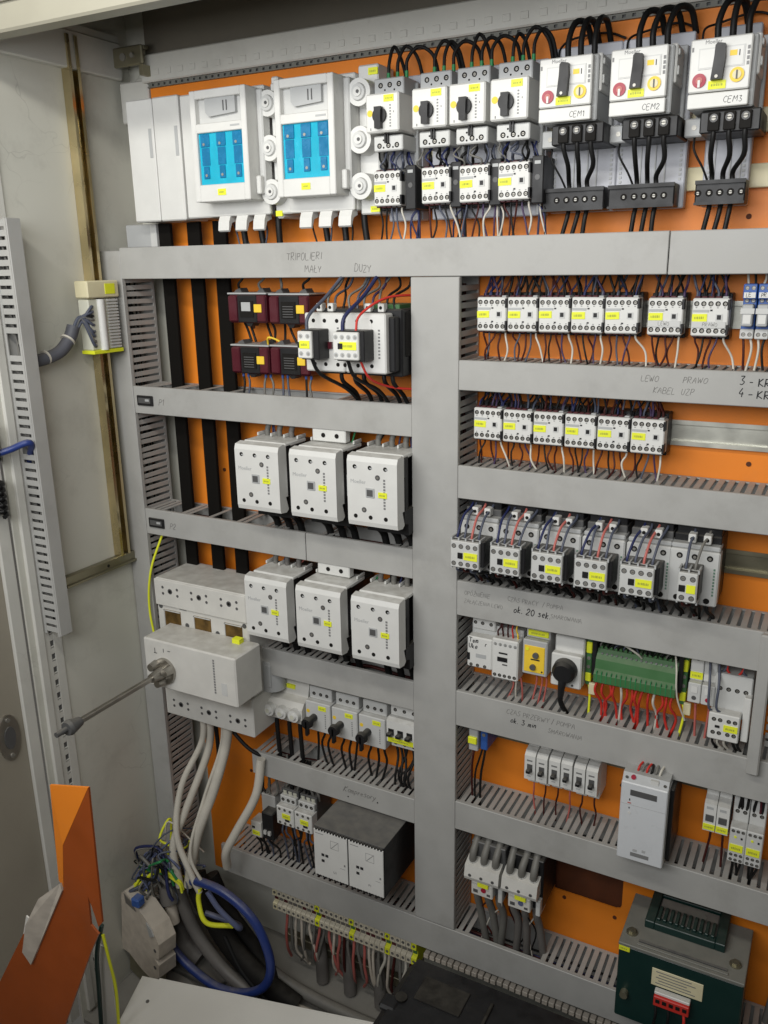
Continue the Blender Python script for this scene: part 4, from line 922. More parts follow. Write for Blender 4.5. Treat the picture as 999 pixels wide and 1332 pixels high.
# ------------------------------------------------------------------ blue relays at the right end of the upper row
for i, xc in enumerate((-.1135, -.0965, -.0795)):
    t = thing('plug_relay', 'blue plug-in relay with paper strip, %s from the PRAWO contactor' % ORD[i], 'relay', (xc, 0, -.096), 'blue plug-in relays')
    MB().box(-.0078, .0078, -.052, -.008, .006, .064, 'blue', .001).box(-.0078, .0078, -.058, -.008, 0, .012, 'offwhite', .001).box(-.0078, .0078, -.062, -.040, .048, .066, 'blue', .001).build('socket', t)
    MB().box(-.0062, .0062, -.070, -.052, .016, .042, 'lgrey', .0012).build('relay_body', t)
    MB().box(-.0045, .0045, -.0708, -.070, .019, .030, 'white', .0006).build('paper_label', t)
    MB().box(-.0078, .0078, -.0712, -.0702, .031, .0375, 'offwhite').build('marking_strip', t)
    MB().box(-.0066, .0066, -.0635, -.062, .0495, .0560, 'white').build('marking_strip', t)
    hand(t, ('LE', 'PR', 'ST')[i], -.004, -.0635, .0508, .0045, 'ink', .05, .07)
    s = MB(); screws(s, (-.0036, .0036), .0612, -.062, .0026, 'dgrey'); screws(s, (-.0036, .0036), .046, -.053, .0026, 'dgrey'); screws(s, (-.0036, .0036), .0055, -.058, .0026, 'dgrey'); s.build('terminal_screws', t)
    for x in (-.004, .004):
        wire(t, [(x, -.05, .002), (x+jit(.003), -.052, -.015), (x+jit(.005), -.05, -.048)], .0016, random.choice(('white_w', 'brown_w', 'black_w')))
        wire(t, [(x, -.045, .064), (x+jit(.003), -.045, .074), (x+jit(.005), -.045, .092)], .0016, random.choice(('white_w', 'brown_w', 'black_w')))

# ------------------------------------------------------------------ row with yellow relay, socket and green module
t = thing('relay_contactor', 'white contactor with stepped front and scribbled marks beside the middle duct', 'contactor', (-.43, 0, -.625))
MB().box(-.044, .041, -.050, -.008, .004, .080, 'offwhite', .0015).box(-.041, -.003, -.056, -.008, .072, .092, 'white', .0015).box(-.044, -.002, -.070, -.050, .012, .064, 'white', .002).build('housing', t)
MB().box(-.0015, .041, -.073, -.008, .003, .070, 'white', .002).build('add_on_block', t)
s = MB(); screws(s, (-.036, -.024, -.010), .083, -.056, .0030); screws(s, (-.037, -.026, -.014), .0165, -.070, .0028); screws(s, [.004+k*.008 for k in range(5)], .0615, -.073, .0029, 'lgrey'); screws(s, [.004+k*.008 for k in range(5)], .0095, -.073, .0029); s.build('terminal_screws', t)
MB().box(.008, .024, -.0742, -.073, .0335, .0405, 'black').box(.010, .024, -.0736, -.073, .046, .0485, 'black').box(.016, .024, -.0736, -.073, .0275, .0295, 'dgrey').box(-.0435, -.039, -.0708, -.0698, .024, .036, 'black').box(-.029, -.012, -.0705, -.0699, .030, .0365, 'lgrey').build('printed_marks', t)
hand(t, 'Tem', -.041, -.070, .0545, .0080, 'ink', .1, .08); hand(t, 'Uke', -.041, -.070, .0445, .0080, 'ink', .1, .08); hand(t, 'r', -.014, -.070, .051, .0075, 'ink', .1, .08)
for k in range(5): wire(t, [(.004+k*.008, -.06, .068), (.004+k*.008, -.062, .078), (.004+k*.008+jit(.006), -.055, .085), (.004+k*.008+jit(.006), -.05, .112)], .0014, random.choice(('amber', 'brown_w', 'red_w', 'black_w')))
for k in range(3): wire(t, [(.030+k*.006, -.06, .006), (.030+k*.008+jit(.006), -.06, -.012), (.026+k*.010+jit(.01), -.052, -.04)], .0016, ('pink_w', 'white_w', 'pink_w')[k])
t = thing('timer_relay', 'yellow faced timer relay between the white contactor and the socket', 'relay', (-.3635, 0, -.608))
MB().box(-.0185, .0185, -.056, -.008, .002, .080, 'offwhite', .0015).box(-.0195, .0190, -.070, -.056, .003, .060, 'lgrey', .0015).build('housing', t)
MB().box(-.0165, .0155, -.0712, -.070, .008, .0515, 'amber', .0006).build('face_plate', t)
MB().box(-.0155, .0165, -.0580, -.056, .062, .0715, 'yellow', .0006).build('label_tag', t)
MB().cyl((.002, -.0712, .0375), (0, -1, 0), .0046, .004, 'dgrey', 14).cyl((-.002, -.0712, .0175), (0, -1, 0), .0046, .004, 'dgrey', 14).box(-.006, .008, -.0716, -.0712, .0285, .0305, 'ink').cyl((-.0115, -.0712, .046), (0, -1, 0), .0026, .001, 'yellow', 12).cyl((.012, -.0712, .0115), (0, -1, 0), .0014, .0006, 'ink', 8).build('setting_dial', t)
for k in range(3): wire(t, [(-.006+k*.008, -.05, .004), (-.004+k*.008+jit(.004), -.053, -.014), (-.004+k*.008+jit(.008), -.05, -.062)], .0016, 'pink_w')
t = thing('socket_outlet', 'white rail socket with a black round plug hanging its cable down', 'socket', (-.3145, 0, -.617))
MB().box(-.0225, .0225, -.056, -.008, .002, .080, 'white', .002).box(-.0235, .0225, -.070, -.056, .003, .056, 'white', .002).cyl((.010, -.070, .0085), (0, -1, 0), .002, .0005, 'dgrey', 8).box(-.0228, -.0215, -.0705, -.0698, .018, .024, 'dgrey').build('housing', t)
pl = thing('power_plug', 'black round plug pushed into the white rail socket', 'plug', (-.3155, -.070, -.584))
MB().cyl((0, 0, 0), (0, -1, 0), .0185, .012, 'black', 24, .0175).cyl((0, -.012, 0), (0, -1, 0), .0172, .006, 'black', 24, .013).build('body', pl)
MB().tube([(0, -.010, -.008), (-.001, -.013, -.020), (-.003, -.010, -.040)], .0072, 'black', 10, 5, .0045).build('strain_relief', pl)
wire(pl, [(-.003, -.010, -.038), (-.004, -.005, -.052), (-.001, .004, -.068), (.003, .016, -.085)], .0040, 'black_w', 'cable', 8)
for xx, lb in ((-.2865, 'narrow yellow green earth terminal right of the socket'), (-.1505, 'narrow yellow green earth terminal right of the green module')):
    t = thing('earth_terminal', lb, 'terminal', (xx, 0, -.612), 'yellow green earth terminals')
    MB().box(-.004, .004, -.050, -.008, 0, .075, 'green', .001).box(-.0042, .0042, -.0515, -.030, .052, .070, 'yellow', .001).box(-.0042, .0042, -.0515, -.030, .006, .020, 'yellow', .001).build('body', t)
    for zz in (.030, .044): MB().cyl((0, -.050, zz), (0, -1, 0), .0028, .001, 'screw', 10).build('screw', t)
    wire(t, [(0, -.045, .003), (.004, -.05, -.014), (.002+jit(.01), -.05, -.05)], .0020, 'yellow'); MB().box(.003, .013, -.056, -.050, -.012, .006, 'cream', .0008).build('marker_card', t)
t = thing('terminal_module', 'long green terminal module with red wires below', 'terminal module', (-.2155, 0, -.60))
MB().box(-.064, .064, -.030, -.008, .000, .075, 'black', .001).box(-.064, -.058, -.060, -.008, .010, .075, 'black', .001).box(.058, .064, -.060, -.008, .010, .075, 'black', .001).build('carrier', t)
MB().prism([(-.030, .052), (-.052, .052), (-.058, .045), (-.064, .040), (-.066, .026), (-.074, .020), (-.074, .008), (-.066, .003), (-.030, .003)], -.0575, .0575, 'green', 'x').build('terminal_strip', t)
g = MB()
for k in range(16): x = -.053+k*.007; g.box(x-.0006, x+.0006, -.0745, -.064, .008, .024, 'green_w'); g.cyl((x+.003, -.0575, .0470), (0, -1, .6), .0016, .0008, 'dgrey', 8); g.box(x-.002, x+.002, -.052, -.030, .052, .056, 'green', .0005)
g.build('clamp_screws', t)
for k in range(14): x = -.053+k*.0082; wire(t, [(x, -.06, .006), (x+jit(.004), -.063, -.012), (x+jit(.008), -.054, -.035), (x+jit(.008), -.05, -.068)], .0020, 'red_w' if k not in (4, 10) else 'white_w')
for k in range(16): x = -.053+k*.007; wire(t, [(x, -.045, .050), (x+jit(.004), -.052, .058), (x+jit(.012), -.045, .068), (x+jit(.01), -.04, .095)], .0014, random.choice(('black_w', 'black_w', 'grey_w', 'bgrey_w')))
wire(t, [(-.045, -.05, .07), (-.02, -.06, .068), (.0, -.06, .058), (.006, -.055, .050)], .0016, 'white_w')
wire(t, [(.050, -.05, .07), (.056, -.066, .050), (.060, -.07, .010), (.072, -.06, -.03)], .0014, 'white_w')
for i, xc in enumerate((-.1335, -.1155)):
    t = thing('fuse_terminal', 'white fuse terminal right of the green module, %s one' % ('left', 'right')[i], 'fuse terminal', (xc, 0, -.597), 'fuse terminals right of the green module')
    MB().box(-.0086, .0086, -.056, -.008, .030, .075, 'white' if i == 0 else 'offwhite', .0012).box(-.0086, .0086, -.066, -.008, .0, .030, 'offwhite', .0012).build('housing', t)
    s = MB(); screws(s, (0,), .064, -.056, .0034); s.box(-.004, .004, -.067, -.066, .016, .026, 'white').cyl((0, -.0658, .008), (0, -1, 0), .0032, .0008, 'red' if i else 'dgrey', 10); s.build('terminal_screws', t)
    MB().box(-.0082, .0082, -.0572, -.056, .033, .043, 'yellow' if i == 0 else 'white').build('label_tag', t)
    wire(t, [(0, -.05, .002), (.002, -.053, -.014), (jit(.008), -.05, -.065)], .0018, 'pink_w')
    wire(t, [(0, -.045, .074), (.001, -.045, .082), (jit(.008), -.045, .10)], .0018, 'bgrey_w')
t = thing('auxiliary_contactor', 'contactor with yellow tag low in the row beside the right vertical duct', 'contactor', (-.084, 0, -.640))
MB().box(-.024, .024, -.062, -.008, .030, .094, 'offwhite', .0015).box(-.026, .014, -.082, -.062, .003, .043, 'white', .0015).box(.016, .025, -.074, -.010, .004, .070, 'white', .001).build('housing', t)
s = MB(); screws(s, (-.017, -.006, .005, .016), .072, -.062, .0032); screws(s, (-.019, -.011, .0, .008), .034, -.082, .0030); screws(s, (-.019, -.011, .0, .008), .014, -.082, .0030); s.build('terminal_screws', t)
MB().box(-.006, .012, -.0832, -.082, .0185, .028, 'yellow').box(-.017, -.011, -.083, -.082, .022, .0255, 'black').build('label_tag', t)
for k in range(4): wire(t, [(-.018+k*.011, -.055, .092), (-.016+k*.010+jit(.006), -.055, .102), (-.02+k*.012+jit(.012), -.045, .128)], .0017, random.choice(('bgrey_w', 'black_w', 'red_w')))
for k in range(5): wire(t, [(-.018+k*.008, -.07, .006), (-.016+k*.008+jit(.005), -.07, -.008), (-.014+k*.009+jit(.01), -.055, -.03)], .0019, random.choice(('black_w', 'black_w', 'grey_w', 'white_w')))
for k in range(2): wire(t, [(-.034+k*.012, -.052, .110), (-.030+k*.012, -.072, .080), (-.028+k*.010, -.078, .050), (-.022+k*.011, -.074, .040)], .0018, 'bgrey_w')

# vertical duct at the right, ending at the row of the green module
t = thing('cable_duct', 'narrow grey vertical duct hanging at the right edge beside the yellow tagged contactor', 'cable duct', (-.056, 0, -.672), 'slotted grey cable ducts')
MB().box(0, .016, -.094, -.0835, 0, .205, 'duct', .002).box(.0005, .003, -.0835, -.0825, .0, .205, 'duct').build('cover', t)
MB().box(.060, .063, -.075, -.010, .03, .147, 'duct').box(.018, .063, -.012, -.010, .03, .147, 'duct').build('base', t)
fv2 = MB().box(.018, .058, -.0665, -.065, -.0042, .0042, 'duct', .0004).mesh('finger')
for k in range(9): inst('finger', fv2, t, (0, 0, .037+k*.0125))

# ------------------------------------------------------------------ miniature breakers, power supply, fuses, relays
for i in range(6):
    xc = -.3655+i*.0192+(.0012 if i > 1 else 0)+(.0008 if i > 3 else 0)
    t = thing('miniature_breaker', '%s white single pole breaker from the left in the row of six' % ORD[i], 'breaker', (xc, 0, -.803+jit(.001)), 'six white miniature breakers')
    MB().box(-.0088, .0088, -.050, -.008, 0, .086, 'white', .001).prism([(-.050, .014), (-.069, .016), (-.069, .058), (-.062, .064), (-.050, .066)], -.0087, .0087, 'white', 'x').build('housing', t)
    MB().box(-.0042, .0042, -.0700, -.0688, .030, .0435, 'dgrey').box(-.0034, .0034, -.080, -.0700, .032, .038, 'black', .001).build('toggle', t)
    MB().box(-.005, .004, -.0694, -.0689, .0485, .0510, 'print').box(-.004, .002, -.0694, -.0689, .0215, .0232, 'lgrey').build('printed_marks', t)
    s = MB(); screws(s, (0,), .077, -.050, .0030); screws(s, (0,), .0072, -.050, .0030); s.build('terminal_screws', t)
    wire(t, [(0, -.042, .002), (.001, -.046, -.015), (jit(.004), -.040, -.035), (jit(.004), -.040, -.068)], .0015, random.choice(('pink_w', 'brown_w', 'brown_w')))
    wire(t, [(0, -.04, .085), (0, -.042, .092), (jit(.004), -.045, .11)], .0018, 'black_w')
t = thing('power_supply', 'tall white power supply with dark display strip overlapping the duct', 'power supply', (-.182, 0, -.846))
MB().box(-.0325, .0325, -.113, -.020, 0, .128, 'psu', .0015).build('housing', t)
MB().prism([(-.020, .128), (-.111, .128), (-.104, .139), (-.020, .142)], -.0318, .0322, 'lgrey', 'x').build('terminal_head', t)
MB().box(-.019, .018, -.1138, -.1128, .1085, .1175, 'dgrey').build('display_strip', t)
p = MB().box(-.020, -.0185, -.1134, -.1129, .099, .1025, 'ink').box(-.020, -.0185, -.1134, -.1129, .086, .0885, 'ink').cyl((-.0185, -.1129, .079), (0, -1, 0), .0022, .0008, 'white', 10).box(-.022, -.017, -.1134, -.1129, .0945, .0962, 'pink_w').box(-.0315, .0315, -.1133, -.1129, .0925, .0930, 'lgrey')
p.box(-.013, .013, -.1136, -.1129, .0085, .0145, 'print').box(-.010, -.004, -.1134, -.1129, .0165, .0205, 'lgrey').box(.003, .008, -.1134, -.1129, .0185, .0225, 'lgrey').build('printed_marks', t)
MB().box(.0327, .0385, -.095, -.020, .004, .122, 'black', .001).build('heat_sink', t)
s = MB(); screws(s, (-.026, .027), .1335, -.109, .0022); s.cyl((-.017, -.106, .1345), (0, -1, .3), .0035, .003, 'red', 10); s.box(.007, .018, -.1095, -.104, .131, .1375, 'white'); s.build('terminal_screws', t)
for k in range(6): wire(t, [(-.014+k*.006, -.095, .137), (-.012+k*.006, -.09, .146), (-.012+k*.007+jit(.01), -.06, .148), (-.012+k*.007+jit(.008), -.05, .17)], .0018, random.choice(('black_w', 'red_w', 'grey_w', 'white_w')))
for i, xc in enumerate((-.0965, -.0790)):
    t = thing('fuse_holder', 'white fuse holder with yellow tag right of the power supply, %s one' % ('left', 'right')[i], 'fuse holder', (xc, 0, -.802), 'fuse holders right of the power supply')
    MB().box(-.0083, .0083, -.052, -.008, 0, .080, 'white', .001).prism([(-.052, .008), (-.069, .010), (-.069, .054), (-.052, .060)], -.0083, .0083, 'white', 'x').build('housing', t)
    MB().box(-.0056, .0056, -.0702, -.0688, .026, .037, 'dgrey', .0005).build('fuse_lever', t)
    MB().box(-.0080, .0080, -.0702, -.0688, .0125, .0215, 'yellow').build('label_tag', t)
    MB().box(-.005, .004, -.0694, -.0689, .046, .050, 'lgrey').build('printed_marks', t)
    s = MB(); screws(s, (0,), .071, -.052, .0032); screws(s, (0,), .0055, -.052, .0028); s.build('terminal_screws', t)
    wire(t, [(0, -.042, .002), (.001, -.046, -.015), (jit(.005), -.05, -.06)], .0018, 'brown_w')
for i, xc in enumerate((-.0565, -.0345)):
    t = thing('interface_relay', 'grey double row relay with yellow tag at the lower right edge, %s one' % ('left', 'right')[i], 'relay', (xc, 0, -.828), 'interface relays at the lower right edge')
    MB().box(-.0105, .0105, -.060, -.008, 0, .098, 'offwhite', .001).box(-.0108, .0108, -.080, -.060, .004, .060, 'offwhite', .0012).build('housing', t)
    s = MB(); screws(s, (-.0065, 0, .0065), .055, -.080, .0024); screws(s, (-.0065, 0, .0065), .0165, -.080, .0024); screws(s, (-.0065, 0, .0065), .0085, -.080, .0024); screws(s, (-.005, .005), .075, -.060, .0030); s.build('terminal_screws', t)
    MB().box(-.0095, .0080, -.0812, -.0798, .0225, .0335, 'yellow').build('label_tag', t)
    MB().cyl((-.003, -.0798, .046), (0, -1, 0), .0018, .001, 'yellow', 8).box(.004, .0065, -.0806, -.0798, .0435, .0465, 'ink').build('indicator', t)
    for k in range(3): wire(t, [(-.005+k*.005, -.055, .074), (-.004+k*.005+jit(.003), -.060, .088), (-.004+k*.005+jit(.006), -.055, .13)], .0022, random.choice(('black_w', 'black_w', 'maroon')))
    for k in range(3): wire(t, [(-.005+k*.005, -.065, .004), (-.004+k*.005, -.064, -.010), (jit(.008), -.055, -.045)], .0018, 'black_w')
# small terminal with blue lead at the left of that row
t = thing('rail_terminal', 'small grey terminal with yellow tag and blue lead beside the middle duct', 'terminal', (-.459, 0, -.775))
MB().box(-.012, .004, -.066, -.008, .010, .062, 'lgrey', .0015).box(-.012, .003, -.070, -.060, .024, .036, 'yellow', .001).build('body', t)
MB().box(.006, .018, -.060, -.008, .012, .070, 'blue', .0015).cyl((.012, -.060, .040), (0, -1, 0), .003, .001, 'screw', 10).box(-.010, .018, -.055, -.008, .062, .078, 'blue', .001).build('blue_terminal', t)
wire(t, [(.012, -.05, .014), (.011, -.055, -.005), (.006, -.055, -.04), (.003, -.05, -.10)], .0022, 'black_w'); wire(t, [(.008, -.05, .014), (.004, -.055, -.005), (-.004, -.055, -.04), (-.006, -.05, -.10)], .0018, 'black_w'); wire(t, [(-.004, -.055, .012), (-.006, -.06, -.004), (-.010, -.055, -.04), (-.010, -.05, -.10)], .0018, 'brown_w')

# ------------------------------------------------------------------ two contactors with thick cables at the bottom right
for i, xc in enumerate((-.4315, -.3665)):
    t = thing('dusty_contactor', 'dusty white contactor with thick cables on top, %s' % ('next to the middle duct', 'next to the bare orange plate')[i], 'contactor', (xc, 0, -1.022), 'dusty contactors with thick cables')
    MB().box(-.026, .034, -.080, -.008, .004, .098, 'dgrey' if i == 0 else 'black', .0015).box(.026, .0335, -.090, -.060, .0, .030, 'offwhite', .001).build('base', t)
    f = MB().prism([(-.100, .036), (-.102, .042), (-.098, .062), (-.080, .070), (-.060, .070), (-.060, .036)], -.030, .030, 'white_dirty', 'x')
    f.build('front_housing', t)
    s = MB()
    for x in (-.020, 0, .020):
        s.cyl((x, -.086, .064), (0, -.35, 1), .0078, .005, 'offwhite', 14); s.cyl((x, -.1015, .046), (0, -1, 0), .0028, .0008, 'dgrey', 8)
    s.build('terminal_funnels', t)
    MB().box(-.020, .018, -.094, -.050, .004, .030, 'white_dirty', .0015).box(-.020, .018, -.088, -.050, .0295, .0345, 'dgrey').cyl((.002, -.0938, .018), (0, -1, 0), .0046, .0012, 'red' if i == 0 else 'slate_blue', 12).box(-.016, -.008, -.0946, -.0936, .010, .016, 'dgrey').box(.008, .014, -.0946, -.0936, .009, .013, 'dgrey').build('overload_relay', t)
    MB().box(-.008, .011, -.0975, -.086, .0245, .0325, 'yellow', .0006).build('label_tag', t)
    for x in (-.020, 0, .020):
        wire(t, [(x, -.088, .062), (x+.001, -.088, .082), (x+.003+jit(.003), -.070, .102), (x+.004, -.058, .135)], .0062, 'grey_w', 'cable', 9)
        wire(t, [(x, -.070, .006), (x+.002, -.070, -.016), (x+.004+jit(.006), -.062, -.050), (x+.006+jit(.01), -.050, -.125)], .0065, 'grey_w' if i == 0 else 'conduit', 'cable', 9)
    for k in range(4): wire(t, [(-.02+k*.012, -.075, .006), (-.018+k*.012+jit(.01), -.072, -.02), (-.02+k*.012+jit(.02), -.06, -.06), (jit(.02), -.05, -.12)], .0014, random.choice(('black_w', 'white_w', 'brown_w')))
tag(MB().box(-.480, -.34, -.004, -.0005, -1.03, -.99, 'zinc').build('mounting_rail'), 'rail behind the two dusty contactors', 'rail', 'horizontal mounting rails')

# ------------------------------------------------------------------ dark green transformer
t = thing('control_transformer', 'dark green control transformer with grey frame and red terminals', 'transformer', (-.110, 0, -1.12))
Z0 = 1.12
B = lambda mb, n, p=t: mb.build(n, p, (.110, 0, Z0) if p is t else None)
B(MB().box(-.199, -.023, -.130, -.014, -.985, -.9795, 'trafo_grey', .001).box(-.172, -.048, -.117, -.113, -.9795, -.9775, 'dgrey').box(-.174, -.046, -.124, -.119, -.9795, -.9775, 'trafo_grey', .0006), 'top_plate')
fr = MB().box(-.171, -.157, -.083, -.008, -.9795, -.966, 'green_dk', .001).box(-.070, -.056, -.083, -.008, -.9795, -.966, 'green_dk', .001).box(-.157, -.070, -.083, -.068, -.9795, -.9665, 'green_dk', .001).box(-.157, -.070, -.016, -.008, -.9795, -.9665, 'green_dk', .001)
B(fr, 'coil_frame')
B(MB().box(-.1569, -.0701, -.0679, -.0161, -.9795, -.9700, 'conduit', .002).cyl((-.10, -.035, -.9702), (0, 0, 1), .012, .0012, 'trafo_grey', 14), 'winding')
fm = MB().box(-.0024, .0024, -.076, -.046, 0, .0075, 'green_dk', .0008).mesh('coil_fin')
for k in range(10): inst('coil_fin', fm, t, (-.1525+.0086*k+.110, 0, -.9695+Z0))
B(MB().box(-.1985, -.0235, -.1275, -.014, -1.118, -.9855, 'green_dk', .002), 'terminal_housing')
B(MB().box(-.148, -.076, -.1287, -.1274, -1.036, -1.006, 'cream', .0004), 'rating_plate')
p = MB()
for q in range(5): p.box(-.142+.004*(q % 2), -.086-.006*(q % 3), -.1291, -.1286, -1.031+q*.005, -1.0297+q*.005, 'print')
B(p, 'printed_lines')
tb = MB().box(-.141, -.091, -.142, -.1276, -1.060, -1.043, 'red_w', .001).box(-.141, -.091, -.138, -.1276, -1.043, -1.038, 'white', .001)
for q in range(5): tb.box(-.138+q*.0095, -.132+q*.0095, -.1428, -.1415, -1.053, -1.047, 'black_matt')
B(tb, 'terminal_strip')
B(MB().box(-.198, -.182, -.1290, -.1272, -.994, -.985, 'yellow', .0005), 'label_tag')
for q in ((-.185, -.103), (-.039, -.098)):
    B(MB().cyl((q[0], q[1], -.9795), (0, 0, 1), .0085, .002, 'zinc', 16).cyl((q[0], q[1], -.9775), (0, 0, 1), .0058, .004, 'zinc', 6, smooth=False), 'bolt')
B(MB().cyl((-.185, -.1275, -1.068), (0, -1, 0), .006, .010, 'zinc', 8), 'earth_bolt')
for x, c in ((-.138, 'black_w'), (-.120, 'black_w'), (-.098, 'red_w')): wire(t, [(x+.110, -.138, -1.058+Z0), (x+.112, -.143, -1.075+Z0), (x+.108, -.136, -1.11+Z0)], .0022, c)
tag(MB().tube([(.012, -.05, -.93), (.014, -.06, -1.02), (.008, -.055, -1.10)], .0045, 'grey_w', 8).build('grey_cable'), 'grey cable running down right of the green transformer', 'cable')

# ------------------------------------------------------------------ bottom left row: small contactors and black box
for i, (xc, y0, zc) in enumerate(((-.897, -.07, -1.040), (-.838, -.07, -1.005), (-.797, -.07, -1.005))):
    t = thing('cluttered_contactor', ('small contactor tipped forward with black side, left of its row', 'small white contactor with yellow tag left of the black box, farther from it', 'small white contactor with yellow tag right against the black box')[i], 'contactor', (xc, 0, zc-.025), 'small contactors beside the black box')
    if i == 0:
        MB().box(-.018, .006, -.088, -.060, .0, .034, 'white_dirty', .0015).box(.004, .030, -.082, -.010, -.004, .056, 'black', .002).box(-.010, .022, -.060, -.010, .030, .080, 'offwhite', .0015).build('housing', t)
        MB().box(-.014, .003, -.0892, -.0878, .005, .014, 'yellow').box(-.014, -.008, -.0892, -.0878, .019, .023, 'ink').build('label_tag', t)
        MB().box(.010, .016, -.086, -.080, .010, .018, 'offwhite').box(.020, .026, -.086, -.080, .010, .018, 'offwhite').build('terminal_lug', t)
    else:
        MB().box(-.019, .019, -.060, -.010, .0, .072, 'dgrey', .0015).box(-.0195, .0195, -.080, -.060, .006, .046, 'white', .0015).box(-.018, .018, -.068, -.040, .046, .062, 'offwhite', .0015).build('housing', t)
        s = MB(); screws(s, (-.012, 0, .012), .040, -.080, .0028); screws(s, (-.012, 0, .012), .011, -.080, .0028); screws(s, (-.011, .001, .012), .054, -.068, .0036); s.build('terminal_screws', t)
        MB().box(-.006, .012, -.0812, -.0798, .022, .032, 'yellow').box(.0, .010, -.0808, -.0798, .0165, .0205, 'ink').build('label_tag', t)
        for x in (-.011, .001, .012): MB().cyl((x, -.058, .060), (0, -.2, 1), .0042, .009, 'clear', 10).build('ferrule', t)
    for k in range(5):
        wire(t, [(-.012+k*.008, -.050, .062), (-.012+k*.008+jit(.005), -.056, .078), (-.012+k*.008+jit(.012), -.052, .094), (-.01+k*.006, -.05, .14)], .0025, random.choice(('grey_w', 'black_w', 'black_w')), 'cable', 7)
        wire(t, [(-.012+k*.007, -.065, .006), (-.012+k*.008+jit(.01), -.07, -.016), (-.01+k*.008+jit(.016), -.062, -.04), (-.01+k*.006+jit(.02), -.05, -.12)], .0020, random.choice(('black_w', 'black_w', 'bgrey_w')))
t = thing('twin_control_module', 'black box with two white printed front plates beside the middle duct', 'control module', (-.651, 0, -1.030))
MB().box(-.069, .069, -.158, -.010, -.003, .098, 'black', .002).build('case', t)
MB().box(-.0692, .0692, -.1575, -.012, .0978, .0986, 'dgrey', .0002).build('dusty_lid', t)
for i, (a, b) in enumerate(((-.0685, -.0012), (.0012, .0685))):
    pl = MB().box(a, b, -.1605, -.158, .001, .094, 'white', .0006)
    pl = pl.build('front_plate', t)
    g = MB()
    for k in range(11):
        xk = a+.004+k*.0058; g.box(xk, xk+.0032, -.1608, -.1575, -.0015, .0022, 'black'); g.box(xk, xk+.0032, -.1608, -.1575, .0928, .0965, 'black')
    g.build('edge_notches', pl)
    p = MB()
    for (x, z) in ((.018, .046), (.026, .046), (.018, .034)): p.box(a+x-.0028, a+x+.0028, -.1612, -.1604, z-.0024, z+.0024, 'ink')
    p.box(a+.034, a+.050, -.1607, -.1604, .0795, .080, 'print').box(a+.034, a+.050, -.1607, -.1604, .0640, .0645, 'print').box(a+.034, a+.0345, -.1607, -.1604, .064, .080, 'print').box(a+.0495, a+.050, -.1607, -.1604, .064, .080, 'print')
    p.prism([(a+.035, .065), (a+.0362, .065), (a+.0492, .079), (a+.048, .079)], -.1608, -.1604, 'print', 'y')
    p.box(a+.052, a+.062, -.1607, -.1604, .030, .0305, 'print').box(a+.060, a+.063, -.1607, -.1604, .036, .040, 'print').box(a+.004, a+.02, -.1607, -.1604, .0865, .0875, 'print')
    p.build('printed_symbols', pl)
    text(pl, ('U1', 'P1')[i], a+.038, -.1606, .015, .006, 'print', name='printed_name')

# ------------------------------------------------------------------ terminal row under the bottom duct
pitch = .0112; n = 29
def pos_of(k):
    if k < 9: return '%s right of the cream end terminal' % ('next', 'second', 'third', 'fourth', 'fifth', 'sixth', 'seventh', 'eighth')[k-1]
    b, w_ = (9, 'first') if k < 16 else (16, 'second') if k < 23 else (23, 'third')
    return '%s right of the %s yellow green terminal' % (('next', 'second', 'third', 'fourth', 'fifth', 'sixth')[k-b-1], w_)
cols = ['bone']*n
for k in range(n):
    x = -.893+k*pitch
    yel = k in (9, 16, 23, 28)
    first = k == 0
    t = thing('rail_terminal', 'cream end terminal at the left end of the bottom terminal row' if first else ('yellow green terminal of the bottom terminal row, %s from the left' % {9: 'first', 16: 'second', 23: 'third', 28: 'fourth'}[k] if yel else 'dusty beige terminal in the bottom row, %s' % pos_of(k)), 'terminal', (x, 0, -1.262), 'yellow green terminals in the bottom row' if yel else 'terminals of the bottom row')
    w_ = pitch/2-.0004
    MB().prism([(-.010, 0), (-.045, 0), (-.056, .006), (-.056, .020), (-.048, .024), (-.048, .036), (-.056, .040), (-.054, .054), (-.045, .060), (-.010, .060)], -w_, w_, 'yellow' if yel else ('cream' if first else 'ivory'), 'x').build('body', t)
    s = MB(); screws(s, (0,), .047, -.0555, .0030, 'dgrey'); screws(s, (0,), .013, -.056, .0030, 'dgrey'); s.box(-w_+.001, w_-.001, -.0492, -.0478, .026, .034, 'green' if yel else random.choice(('conduit', 'grey_w', 'maroon'))); s.build('terminal_screws', t)
    if k > 1:
        e = jit(.02)
        wire(t, [(0, -.045, .002), (jit(.003), -.048, -.020), (e*.5, -.050, -.05), (e, -.045, -.09), (e+jit(.02), -.03, -.125)], .0030, random.choice(('pink_w', 'white_w', 'bone', 'grey_w', 'brown_w', 'grey_w', 'bone')), 'wire', 7)
tag(MB().box(-.92, XR, -.010, -.0005, -1.25, -1.215, 'zinc', .001).build('mounting_rail'), 'rail carrying the bottom terminal row', 'rail', 'horizontal mounting rails')
s = thing('marker_strip', 'thin pale terminal marker strip under the long bottom duct', 'marker strip', (-.57, 0, -1.225))
MB().box(.012, .80, -.056, -.012, -.03, .006, 'trafo_grey', .001).build('carrier', s)
mm_ = MB().box(0, .0095, -.062, -.050, .002, .011, 'bone', .0008).mesh('marker')
for k in range(60): inst('marker', mm_, s, (.014+k*.0118, jit(.001), jit(.0008)))
tag(MB().box(-.90, -.50, -.020, -.004, -1.365, -1.345, 'zinc', .001).build('clamp_bar'), 'metal cable clamp bar low behind the terminal wires', 'bar')
